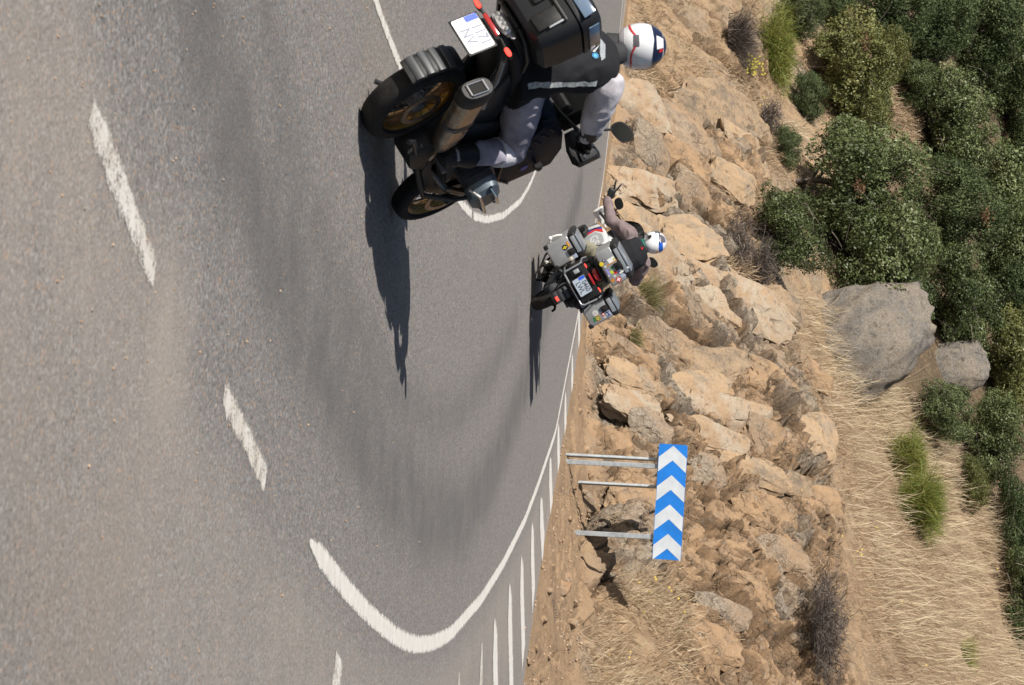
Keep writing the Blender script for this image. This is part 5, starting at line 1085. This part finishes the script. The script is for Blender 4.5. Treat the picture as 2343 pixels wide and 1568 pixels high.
for cs, yc, ys in ((lp, .437, 1), (rp, -.42, -1)):
    b = bmesh.new(); box(b, (.022, .075, .085), (-.258, yc - .047 * (ys > 0) + .01 * (ys < 0), .79), None, .006); box(b, (.016, .03, .035), (-.270, yc - .047 * (ys > 0) + .01 * (ys < 0), .785), None, .004); mk('latch', b, M_BLK, cs)
    for zz in (.54, ):
        for yy in (-.135, .135): 
            if ys < 0: yy *= .84
            mk('corner_guard', P(box, (.06, .055, .06), (-.225, yc + yy, zz), None, .014), M_BLK, cs)
    for q_ in (-.07, .03): mk('rivet', P(lathe, [(-.254, 0), (-.254, .006), (-.250, .007)], (0, yc + q_, .545), 'x', 8), M_CHROME, cs)
b = bmesh.new(); tube(b, [(-.405, .238, .86), (-.41, .238, .75), (-.405, .236, .63), (-.40, .21, .604), (-.40, 0, .598), (-.40, -.20, .594), (-.405, -.229, .62), (-.405, -.241, .80)], .011, 9)
for s_ in (-1, 1): tube(b, [(-.405, s_ * .238, .83), (-.2, s_ * .25, .85), (.05, s_ * .2, .86)], .011, 8); tube(b, [(-.40, s_ * .22, .61), (-.2, s_ * .25, .61), (.2, s_ * .2, .58)], .011, 8)
mk('case_rack', b, M_ALUB, b2)
b = bmesh.new(); box(b, (.04, .42, .25), (-.345, -.003, .735), None, .012); mk('rear_panel', b, M_BLK, b2); mk('tool_box', P(box, (.05, .10, .15), (-.378, .175, .74), None, .012), M_SATIN, b2); mk('latch', P(box, (.012, .05, .07), (-.408, .175, .745), None, .005), M_GREYP, b2)
b = bmesh.new(); loft(b, [((.98, .33, .80), (.0, .05, 0), (0, 0, .05), 3), ((1.02, .335, .81), (0, .065, 0), (0, 0, .08), 3), ((1.20, .34, .82), (0, .065, 0), (0, 0, .08), 3), ((1.26, .33, .82), (0, .04, 0), (0, 0, .05), 3)], 16); mk('tank_bag', b, M_BLK, b2)
b = bmesh.new(); tube(b, [(-.10, .59, .60), (-.12, .635, .62), (-.12, .64, .66), (-.12, .625, .72), (-.10, .60, .765)], .012, 8); ell_ = bmesh.ops.create_icosphere(b, subdivisions=2, radius=.026); bmesh.ops.translate(b, verts=ell_['verts'], vec=(-.12, .635, .625)); mk('hook', b, M_WHITER, lp)

# ================================================================== RIDERS
def fabric(name, c, var=.25, rough=.85, sc=14, bump=.35): return mat(name, c, rough, var=var, vscale=sc, bump=bump, bscale=34, spec=.25)
M_VEST = fabric('black_vest', (.012, .0125, .015), .2); M_SLV1 = fabric('light_grey_jacket', (.42, .40, .43), .25, sc=9); M_PNT1 = fabric('lavender_grey_trousers', (.25, .235, .285), .4, sc=7); M_SLV2 = fabric('mauve_jacket', (.19, .145, .145), .25, sc=9); M_PNT2 = fabric('olive_trousers', (.235, .22, .16), .3, sc=7); M_BOOT = mat('black_leather', (.010, .010, .010), .5, spec=.3, bump=.2, bscale=60); M_GLOVE = mat('glove_leather', (.010, .010, .011), .5, spec=.3, bump=.2, bscale=80); M_REFL = mat('reflective_band', (.68, .71, .71), .4, var=.4, vscale=60); M_BWHITE = mat('boot_white', (.62, .60, .54), .5)
M_HW = mat('helmet_white', (.66, .66, .675), .2, coat=.4); M_HN = mat('helmet_navy', (.012, .016, .04), .12, coat=.8); M_HR = mat('helmet_red', (.50, .02, .02), .2, coat=.6); M_HB = mat('helmet_blue', (.02, .09, .45), .2, coat=.6); M_HK = mat('helmet_grey', (.09, .085, .095), .3, coat=.4); M_VIS = mat('visor', (.02, .02, .025), .06, coat=1.); M_SCARF = fabric('green_scarf', (.02, .14, .11)); M_PAD = fabric('white_pad', (.62, .60, .63), .1)
def remeshed(b, vox, smooth=4, wrinkle=0., wf=14., seed=0, base=None):
    bmesh.ops.recalc_face_normals(b, faces=b.faces[:]); me = bpy.data.meshes.new('tmp'); b.to_mesh(me); b.free(); o = bpy.data.objects.new('tmp', me); COL.objects.link(o)
    q = o.modifiers.new('r', 'REMESH'); q.mode = 'VOXEL'; q.voxel_size = vox; q2 = o.modifiers.new('s', 'SMOOTH'); q2.factor = .5; q2.iterations = smooth
    me2 = bpy.data.meshes.new_from_object(o.evaluated_get(bpy.context.evaluated_depsgraph_get())); bpy.data.objects.remove(o)
    if wrinkle:
        n_ = len(me2.vertices); co = np.empty(n_ * 3, np.float32); no = np.empty(n_ * 3, np.float32); me2.vertices.foreach_get('co', co); me2.vertex_normals.foreach_get('vector', no); co = co.reshape(-1, 3).astype(float); no = no.reshape(-1, 3)
        wp = co + .05 * np.stack([vnoise(co * 6 + 3, 1), vnoise(co * 6 + 7, 2), vnoise(co * 6 + 11, 3)], 1)
        rd = 1 - np.abs(vnoise(wp * wf, seed)); co = co + no * (wrinkle * (rd - .6))[:, None]; me2.vertices.foreach_set('co', co.astype(np.float32).ravel())
    me2.materials.clear(); me2.polygons.foreach_set('use_smooth', np.ones(len(me2.polygons), bool)); me2.update(); return me2
def ell(b, c, r, rot=None):
    q = bmesh.ops.create_icosphere(b, subdivisions=3, radius=1.); bmesh.ops.transform(b, matrix=Matrix.Translation(Vector(c)) @ (rot.to_4x4() if rot is not None else Matrix.Identity(4)) @ Matrix.Diagonal((*r, 1)), verts=q['verts'])
def limb(b, pts, rad, seg=14):
    """tapered limb with rounded joints"""
    tube(b, pts, rad, seg)
    for p, r in zip(pts, rad): ell(b, p, (r * .985,) * 3)
def hand_bm(b, O, fwd, side, back, pose, k=1.):
    """O wrist; fwd to the knuckles; side to the thumb; back = back of the hand"""
    fwd, side, back = [Vector(v).normalized() for v in (fwd, side, back)]; O = Vector(O); T = lambda a, s_, n_: O + fwd * (a * k) + side * (s_ * k) + back * (n_ * k)
    loft(b, [(T(-.03, 0, 0), side * .030, back * .024, 2.2), (T(.01, 0, 0), side * .032, back * .02, 2.4), (T(.05, 0, .002), side * .043, back * .018, 2.6), (T(.088, -.002, .002), side * .044, back * .016, 2.6), (T(.100, -.002, .0), side * .040, back * .011, 2.4)], 16)
    bases = [(.095, .032), (.100, .011), (.096, -.011), (.088, -.031)]; lens = [(.040, .026, .020), (.045, .029, .021), (.041, .027, .02), (.033, .021, .018)]; rad = [.0105, .011, .0105, .0095]
    for i, ((a, s_), L, r) in enumerate(zip(bases, lens, rad)):
        bend = {'grip': (45, 75, 60), 'vee': ((4, 4, 3) if i < 2 else (85, 95, 55))}[pose]; spread = {'grip': 0, 'vee': (14, -14, -4, -6)[i]}[pose]
        p = T(a, s_, 0); pts = [T(a - .03, s_, 0), p]; ang = 0; d0 = fwd * math.cos(R(spread)) + side * math.sin(R(spread))
        for l, be in zip(L, bend):
            ang += be; p = p + (d0 * math.cos(R(ang)) - back * math.sin(R(ang))) * l * k * 1.05; pts.append(p)
        limb(b, pts, [r * k, r * k, r * .95 * k, r * .9 * k, r * .75 * k], 10)
    th = [T(.02, .03, -.005), T(.045, .052, -.016), T(.072, .052, -.03), T(.092, .040, -.036)] if pose == 'grip' else [T(.02, .03, -.008), T(.05, .045, -.022), T(.072, .020, -.036), T(.078, -.008, -.04)]
    limb(b, th, [.015 * k, .0125 * k, .0115 * k, .009 * k], 10)
def rider(Mw, o):
    """body measured in the bike's own axes; o holds the pose"""
    hip = Vector(o['hip']); B = bmesh.new(); J = {k: Vector(v) for k, v in o.items() if isinstance(v, tuple) and not isinstance(v[0], str)}
    up = (J['neck'] - J['waist']).normalized(); sd = Vector((0, 1, 0)); sd = (J['shL'] - J['shR']).normalized(); fw = sd.cross(up).normalized()
    torso = [(hip + Vector((0, 0, -.05)), .165, .125, 2.3), (hip + Vector((0, 0, .04)), .178, .135, 2.4), (J['waist'], .165, .115, 2.4), (J['waist'].lerp(J['chest'], .5), .172, .122, 2.5), (J['chest'], .185, .128, 2.6), (J['chest'].lerp(J['neck'], .55), .178, .11, 2.6), (J['chest'].lerp(J['neck'], .85), .125, .085, 2.3), (J['neck'], .07, .07, 2.), (J['neck'].lerp(J['head'], .45), .06, .065, 2.)]
    ts = lambda e, a, z: [(c, sd * (w_ + e), fw * (d + e), ex) for c, w_, d, ex in torso[a:z]]
    loft(B, ts(0, 0, 9), 26); ell(B, J['head'], (.095, .075, .115))
    for s_ in 'LR':
        sh, el, wr = J['sh' + s_], J['el' + s_], J['wr' + s_]
        limb(B, [sh.lerp(J['chest'], .18), sh, sh.lerp(el, .5), el, el.lerp(wr, .45), wr], [.090, .096, .088, .076, .070, .050])
        hp = J['hp' + s_]; kn, an = J['kn' + s_], J['an' + s_]
        limb(B, [hp, hp.lerp(kn, .5), kn, kn.lerp(an, .35), an], [.118, .108, .090, .084, .055], 16)
    me = remeshed(B, .0125, 4, .022, 11., o['seed']); me.transform(Matrix.Translation(-hip))
    for q in (o['m_slv'], o['m_pnt'], M_BLACKC): me.materials.append(q)
    n_ = len(me.polygons); cc = np.empty(n_ * 3, np.float32); me.polygons.foreach_get('center', cc); cc = cc.reshape(-1, 3) + np.array(hip)
    below = cc[:, 2] < hip.z + .06
    armz = np.zeros(n_, bool)
    for s_ in 'LR':
        for a, c in ((J['sh' + s_], J['el' + s_]), (J['el' + s_], J['wr' + s_])):
            a_, v = np.array(a), np.array(c - a); t = np.clip(((cc - a_) @ v) / (v @ v), 0, 1); armz |= np.linalg.norm(cc - a_ - t[:, None] * v, axis=1) < .105
    nk = (cc - np.array(J['chest'].lerp(J['neck'], .78))) @ np.array(up) > 0; mi_ = np.where(nk & ~armz, 2, (below & ~armz).astype(int)); me.polygons.foreach_set('material_index', mi_.astype(np.int32)); me.update()
    body = link('person', me); body.matrix_world = Mw @ Matrix.Translation(hip); tag(body, o['label'], 'person')
    def ch(name, m_, mesh=None, b=None, parent=None, sharp=50):
        if b is not None: ob = mk(name, b, m_, parent or body, sharp); ob.data.transform(Matrix.Translation(-hip)); return ob
        mesh.transform(Matrix.Translation(-hip)); return link(name, mesh, parent or body, m_)
    b = bmesh.new(); loft(b, ([(hip + Vector((-.02, 0, -.10)), sd * .185, fw * .15, 2.4)] if o['long'] else []) + ts(.018, 0 if o['long'] else 2, 8), 28)
    for s_ in 'LR': ell(b, J['sh' + s_].lerp(J['chest'], .28) , (.085, .085, .085))
    vest = ch('vest', M_VEST, remeshed(b, .0125, 4, .016, 9., o['seed'] + 5))
    for s_ in 'LR':
        sgn_ = 1 if s_ == 'L' else -1; an, kn = J['an' + s_], J['kn' + s_]; b = bmesh.new(); shin = (kn - an).normalized()
        tube(b, [an - shin * .02, an + shin * .07, an + shin * .13], [.060, .074, .086], 16); ell(b, an, (.058, .054, .06)); foot = Vector((.97, sgn_ * .12, -.18)).normalized()
        fu = Vector((foot.z * -1, 0, 1)).normalized(); sdv = fu.cross(foot); c0 = an + Vector((0, 0, -.055))
        loft(b, [(c0 - foot * .075 , sdv * .034, fu * .04, 2.6), (c0 - foot * .03, sdv * .042, fu * .05, 2.6), (c0 + foot * .06, sdv * .045, fu * .042, 2.6), (c0 + foot * .14 - fu * .008, sdv * .048, fu * .032, 2.6), (c0 + foot * .195 - fu * .014, sdv * .034, fu * .022, 2.4)], 18)
        bo = ch('boot', o['m_boot'], remeshed(b, .010, 3))
        b = bmesh.new(); loft(b, [(c0 - foot * .08 - fu * .045, sdv * .036, fu * .010, 3), (c0 + foot * .05 - fu * .048, sdv * .046, fu * .010, 3), (c0 + foot * .15 - fu * .042, sdv * .049, fu * .009, 3), (c0 + foot * .20 - fu * .032, sdv * .03, fu * .007, 3)], 16); ch('sole', M_RUB, b=b, parent=bo)
        if o.get('bootw'):
            b = bmesh.new(); loft(b, [(c0 + foot * .02 + fu * .002, sdv * .052, fu * .034, 2.6), (c0 + foot * .12 - fu * .004, sdv * .054, fu * .028, 2.6), (c0 + foot * .198 - fu * .012, sdv * .036, fu * .022, 2.4)], 16); tube(b, [an + shin * .06, an + shin * .11], [.071, .073], 16); ch('boot_panel', M_BWHITE, b=b, parent=bo)
        # gloves
        wr, el = J['wr' + s_], J['el' + s_]; b = bmesh.new(); fa = (wr - el).normalized()
        pose, f_, sd_, bk = o['hand' + s_]; hand_bm(b, wr + Vector(f_).normalized() * .025, f_, sd_, bk, pose, 1.22 if pose == 'vee' else 1.1); tube(b, [wr - fa * (.16 if o['long'] else .06), wr - fa * .03, wr + Vector(f_).normalized() * .02], [.072 if o['long'] else .052, .060 if o['long'] else .05, .040], 14)
        ch('glove', M_GLOVE, remeshed(b, .0055, 2))
    # helmet
    H = J['head'] + Vector(o['hoff']); wup = (Mw.to_3x3().inverted() @ Vector((0, 0, 1))); hu = (wup * .85 + Vector((0, 0, 1)) * .15).normalized(); hf = Vector(o['look']); hf = (hf - hu * hf.dot(hu)).normalized(); hs = hu.cross(hf)
    HS = o.get('hs', 1.)
    def hp(az, el, e=0.):        # az 0 = front, + left; el 90 = crown
        ca, sa, ce, se = math.cos(R(az)), math.sin(R(az)), math.cos(R(el)), math.sin(R(el))
        rx = .158 if ca > 0 else .150; x, y, z = rx * ca * ce, .126 * sa * ce, .142 * se
        if se < 0: x += (.028 * ca * -se * 2 if ca > 0 else .018 * ca * se * -1); z *= 1.02
        p = Vector((x, y, z)); p *= HS; n_ = Vector((x / .0245, y / .0159, z / .02)).normalized(); p += n_ * e
        return H + hf * p.x + hs * p.y + hu * p.z
    def patch(name, pts_az, pts_el, m_, parent, e=.002, th=.004, fn=None):
        b = bmesh.new(); A = [[b.verts.new(hp(a, (fn(a, l) if fn else l), e)) for a in pts_az] for l in pts_el]; Bk = [[b.verts.new(hp(a, (fn(a, l) if fn else l), e - th)) for a in pts_az] for l in pts_el]; n1, n2 = len(pts_el), len(pts_az)
        for i in range(n1 - 1):
            for j in range(n2 - 1): b.faces.new((A[i][j], A[i][j + 1], A[i + 1][j + 1], A[i + 1][j])); b.faces.new((Bk[i][j], Bk[i + 1][j], Bk[i + 1][j + 1], Bk[i][j + 1]))
        for i in range(n1 - 1):
            for j in (0, n2 - 1): b.faces.new((A[i][j], A[i + 1][j], Bk[i + 1][j], Bk[i][j]))
        for j in range(n2 - 1):
            for i in (0, n1 - 1): b.faces.new((A[i][j], A[i][j + 1], Bk[i][j + 1], Bk[i][j]))
        return ch(name, m_, b=b, parent=parent)
    lin = np.linspace
    b = bmesh.new(); azs = lin(-180, 180, 49)[:-1]; els = list(lin(-52, 84, 24)); Rg = [[b.verts.new(hp(a, e_)) for a in azs] for e_ in els]
    for i in range(len(els) - 1):
        for j in range(48): b.faces.new((Rg[i][j], Rg[i][(j + 1) % 48], Rg[i + 1][(j + 1) % 48], Rg[i + 1][j]))
    tp = b.verts.new(hp(0, 90)); [b.faces.new((Rg[-1][j], Rg[-1][(j + 1) % 48], tp)) for j in range(48)]; lo = [b.verts.new(H + (v.co - H) * .86 + hu * .01) for v in Rg[0]]
    for j in range(48): b.faces.new((Rg[0][(j + 1) % 48], Rg[0][j], lo[j], lo[(j + 1) % 48]))
    hel = ch('helmet', M_HW, b=b, sharp=40)
    patch('visor', lin(-72, 72, 25), lin(-14, 34, 9), M_VIS, hel, .003)
    b = bmesh.new(); cs = [Vector(H + (v - H) * .9 - hu * .012) for v in (hp(a, -50) for a in azs)]; r0 = [b.verts.new(v) for v in cs]; r1 = [b.verts.new(H + (v - H) * 1.06 - hu * .07 - hf * .015) for v in cs]
    for j in range(48): b.faces.new((r0[j], r0[(j + 1) % 48], r1[(j + 1) % 48], r1[j]))
    b.faces.new(r1[::-1]); ch('neck_roll', M_BLACKC, b=b, parent=hel)
    if o['style'] == 1:
        patch('navy_panel', lin(85, 275, 27), lin(32, 64, 8), M_HN, hel, .0016, fn=lambda a, l: l - 8 * abs(a - 180) / 75); patch('navy_panel', lin(-180, 180, 41), lin(63, 89, 6), M_HN, hel, .0018); patch('white_vent', lin(165, 208, 9), lin(38, 60, 5), M_HW, hel, .004); patch('red_stripe', lin(80, 280, 31), lin(-25, -20, 3), M_HR, hel, .0018, fn=lambda a, l: l + 16 * math.exp(-((a - 182) / 26) ** 2)); patch('vent', lin(168, 196, 7), lin(-14, -2, 4), M_HK, hel, .0035); patch('red_mark', lin(212, 222, 4), lin(44, 58, 4), M_HR, hel, .0045); patch('grey_lower', lin(95, 265, 25), lin(-52, -36, 4), mat('helmet_silver', (.45, .43, .45), .3, coat=.5), hel, .0014)
    else:
        patch('blue_panel', lin(150, 225, 13), lin(22, 44, 6), M_HB, hel, .0016); patch('grey_panel', lin(95, 152, 11), lin(30, 62, 7), M_HK, hel, .0018, fn=lambda a, l: l + (a - 120) * .1); patch('blue_line', lin(60, 140, 13), lin(66, 69, 3), M_HB, hel, .002); patch('blue_line', lin(30, 110, 13), lin(8, 11, 3), M_HB, hel, .002); patch('dark_line', lin(80, 160, 13), lin(24, 28, 3), M_HN, hel, .0022); patch('maker_disc', lin(200, 210, 4), lin(6, 16, 4), C_['orange'], hel, .003); patch('visor_pivot', lin(64, 88, 6), lin(6, 28, 5), M_HK, hel, .008)
        b = bmesh.new(); box(b, (.06, .03, .045), hp(118, -18, .012), None, .01); tube(b, [hp(118, -18, .012), hp(95, -35, .018), hp(60, -40, .012)], .007, 7); ch('intercom', M_BLK, b=b, parent=hel)
    return body, ch, vest, (sd, fw, up)
Mw1, Mw2 = b1.matrix_world.copy(), b2.matrix_world.copy()
def bike_mw(B): return Matrix.Translation((B[0], B[1], 0)) @ Matrix.Rotation(math.pi / 2 - B[2], 4, 'Z') @ Matrix.Rotation(-B[3], 4, 'X')
Mw1, Mw2 = MWS
p1, ch1, vest1, ax1 = rider(Mw1, dict(label='rider in black vest and pale grey sleeves on the near black motorcycle, white helmet', seed=3, long=True, style=1,
    hip=(.36, -.05, .965), waist=(.36, -.085, 1.12), chest=(.47, -.125, 1.33), neck=(.58, -.15, 1.50), head=(.69, -.155, 1.66), hoff=(.02, .008, .045), shR=(.55, -.315, 1.385), shL=(.55, .045, 1.43), elR=(.74, -.40, 1.235), wrR=(.93, -.405, 1.185), elL=(.78, .20, 1.22), wrL=(.94, .36, 1.19), hpR=(.40, -.14, .95), knR=(.86, -.265, .735), anR=(.50, -.245, .40), hpL=(.40, .07, .96), knL=(.84, .27, .76), anL=(.50, .24, .40), hs=1.08,
    handR=('grip', (.9, .02, -.1), (0, 1, 0), (.1, 0, 1)), handL=('grip', (.9, -.02, -.1), (0, -1, 0), (.1, 0, 1)), look=(1, .25, -.15), m_slv=M_SLV1, m_pnt=M_PNT1, m_boot=M_BOOT))
p2, ch2, vest2, ax2_ = rider(Mw2, dict(label='rider in mauve sleeves on the far white motorcycle, left arm raised in a V sign', seed=9, long=False, style=2,
    hip=(.28, -.03, .97), waist=(.28, -.06, 1.13), chest=(.38, -.085, 1.32), neck=(.46, -.105, 1.475), head=(.53, -.125, 1.575), hoff=(.02, -.005, .04), shL=(.44, .125, 1.42), shR=(.44, -.265, 1.385), elL=(.60, .365, 1.272), wrL=(.71, .595, 1.352), elR=(.62, -.44, 1.17), wrR=(.88, -.405, 1.165), hpL=(.34, .08, .95), knL=(.74, .25, .77), anL=(.48, .25, .40), hpR=(.34, -.13, .95), knR=(.74, -.27, .77), anR=(.48, -.25, .40), hs=1.06,
    handL=('vee', (.18, .52, .80), (.0, -.84, .54), (-.93, .2, .2)), handR=('grip', (.9, .02, -.1), (0, 1, 0), (.1, 0, 1)), look=(1, .35, -.1), m_slv=M_SLV2, m_pnt=M_PNT2, m_boot=M_BOOT, bootw=True))
# --- marks on the clothes
def onvest(vest, ch, name, pts, x_from, m_, th=.004):
    """lay a small flat cloth piece on the back of the vest: pts in (y, z) of the bike, pushed forward until it meets the cloth"""
    from mathutils.bvhtree import BVHTree
    me = vest.data; off = vest.parent_hip; V = [v.co + off for v in me.vertices]; bv = BVHTree.FromPolygons(V, [p.vertices[:] for p in me.polygons])
    b = bmesh.new(); P_ = np.array(pts); ctr = P_.mean(0); ring = []; ring2 = []
    for f in (1., .5):
        r_ = []
        for p in P_:
            q = ctr + (p - ctr) * f; h = bv.ray_cast(Vector((x_from, q[0], q[1])), Vector((1, 0, 0))); c = h[0] if h[0] is not None else Vector((x_from + .4, q[0], q[1])); r_.append(b.verts.new(c + Vector((-.006, 0, 0))))
        ring.append(r_)
    n_ = len(pts)
    for i in range(n_): b.faces.new((ring[0][i], ring[0][(i + 1) % n_], ring[1][(i + 1) % n_], ring[1][i]))
    b.faces.new(ring[1]); bmesh.ops.solidify(b, geom=b.faces[:], thickness=.003); return ch(name, m_, b=b)
class _V: pass
def wrapv(v, hip):
    w_ = _V(); w_.data = v.data; w_.parent_hip = Vector(hip); return w_
v1 = wrapv(vest1, (.36, -.05, .965)); v2 = wrapv(vest2, (.28, -.03, .97))
onvest(v1, ch1, 'back_print', [(-.10, 1.43), (-.135, 1.44), (-.175, 1.385), (-.155, 1.37)], -.2, M_REFL); onvest(v1, ch1, 'back_print', [(-.095, 1.47), (-.14, 1.475), (-.225, 1.425), (-.235, 1.395), (-.19, 1.41), (-.13, 1.445)], -.2, M_WHITE); onvest(v1, ch1, 'back_print', circ(-.195, 1.378, .020, 12), -.2, mat('sky_blue_print', (.06, .34, .62), .5))
b = bmesh.new()
onvest(v2, ch2, 'red_tag', [(-.060, 1.465), (-.098, 1.468), (-.080, 1.50)], -.3, C_['red'])
hb_ = bmesh.new(); tube(hb_, [(.43, -.02, 1.505), (.40, -.09, 1.50), (.43, -.15, 1.495), (.52, -.18, 1.49), (.58, -.1, 1.5), (.52, -.02, 1.51), (.43, -.02, 1.505)], .018, 10); ch2('scarf', M_SCARF, b=hb_)
# side band of the near vest
from mathutils.bvhtree import BVHTree
me = vest1.data; off = Vector((.36, -.05, .965)); bv = BVHTree.FromPolygons([v.co + off for v in me.vertices], [p.vertices[:] for p in me.polygons])
b = bmesh.new(); L_ = []
for t in np.linspace(0, 1, 16):
    q = Vector((.20 + .22 * t, -.165 - .085 * t - .06, .95 + .36 * t)); h = bv.find_nearest(q); L_.append((h[0] + h[1] * .004, h[1]))
prev = None
for i, (c, n_) in enumerate(L_):
    t_ = (L_[min(i + 1, 15)][0] - L_[max(i - 1, 0)][0]).normalized(); w_ = t_.cross(n_).normalized() * (.017 + .003 * math.sin(i * 2.2)); cur = (b.verts.new(c - w_), b.verts.new(c + w_))
    if prev: b.faces.new((prev[0], cur[0], cur[1], prev[1]))
    prev = cur
bmesh.ops.solidify(b, geom=b.faces[:], thickness=.003); ch1('reflective_band', M_REFL, b=b)
# white pads below the knees of the near rider, red flash on his sleeve
for s_, y in ((-1, -.265), (1, .27)):
    b = bmesh.new(); kn, an = Vector((.86, y, .735)), Vector((.50, y * .93, .40)); v = (an - kn).normalized(); tube(b, [kn + v * .015, kn + v * .06, kn + v * .14], [.088, .093, .09], 18); ch1('knee_pad', M_PAD, b=b)
sh, el = Vector((.55, -.315, 1.385)), Vector((.74, -.40, 1.235)); v = (el - sh).normalized(); b = bmesh.new(); sdv = v.cross(Vector((1, 0, 0))).normalized(); out = Vector((-.55, -.78, 0)).normalized(); out = (out - v * out.dot(v)).normalized(); c_ = out.cross(v)
prism(b, [(.10, -.03), (.125, -.035), (.165, .02), (.14, .03)], .058, .066, lambda a, q, h: sh + v * a + c_ * q + out * h); ch1('sleeve_flash', C_['red'], b=b)
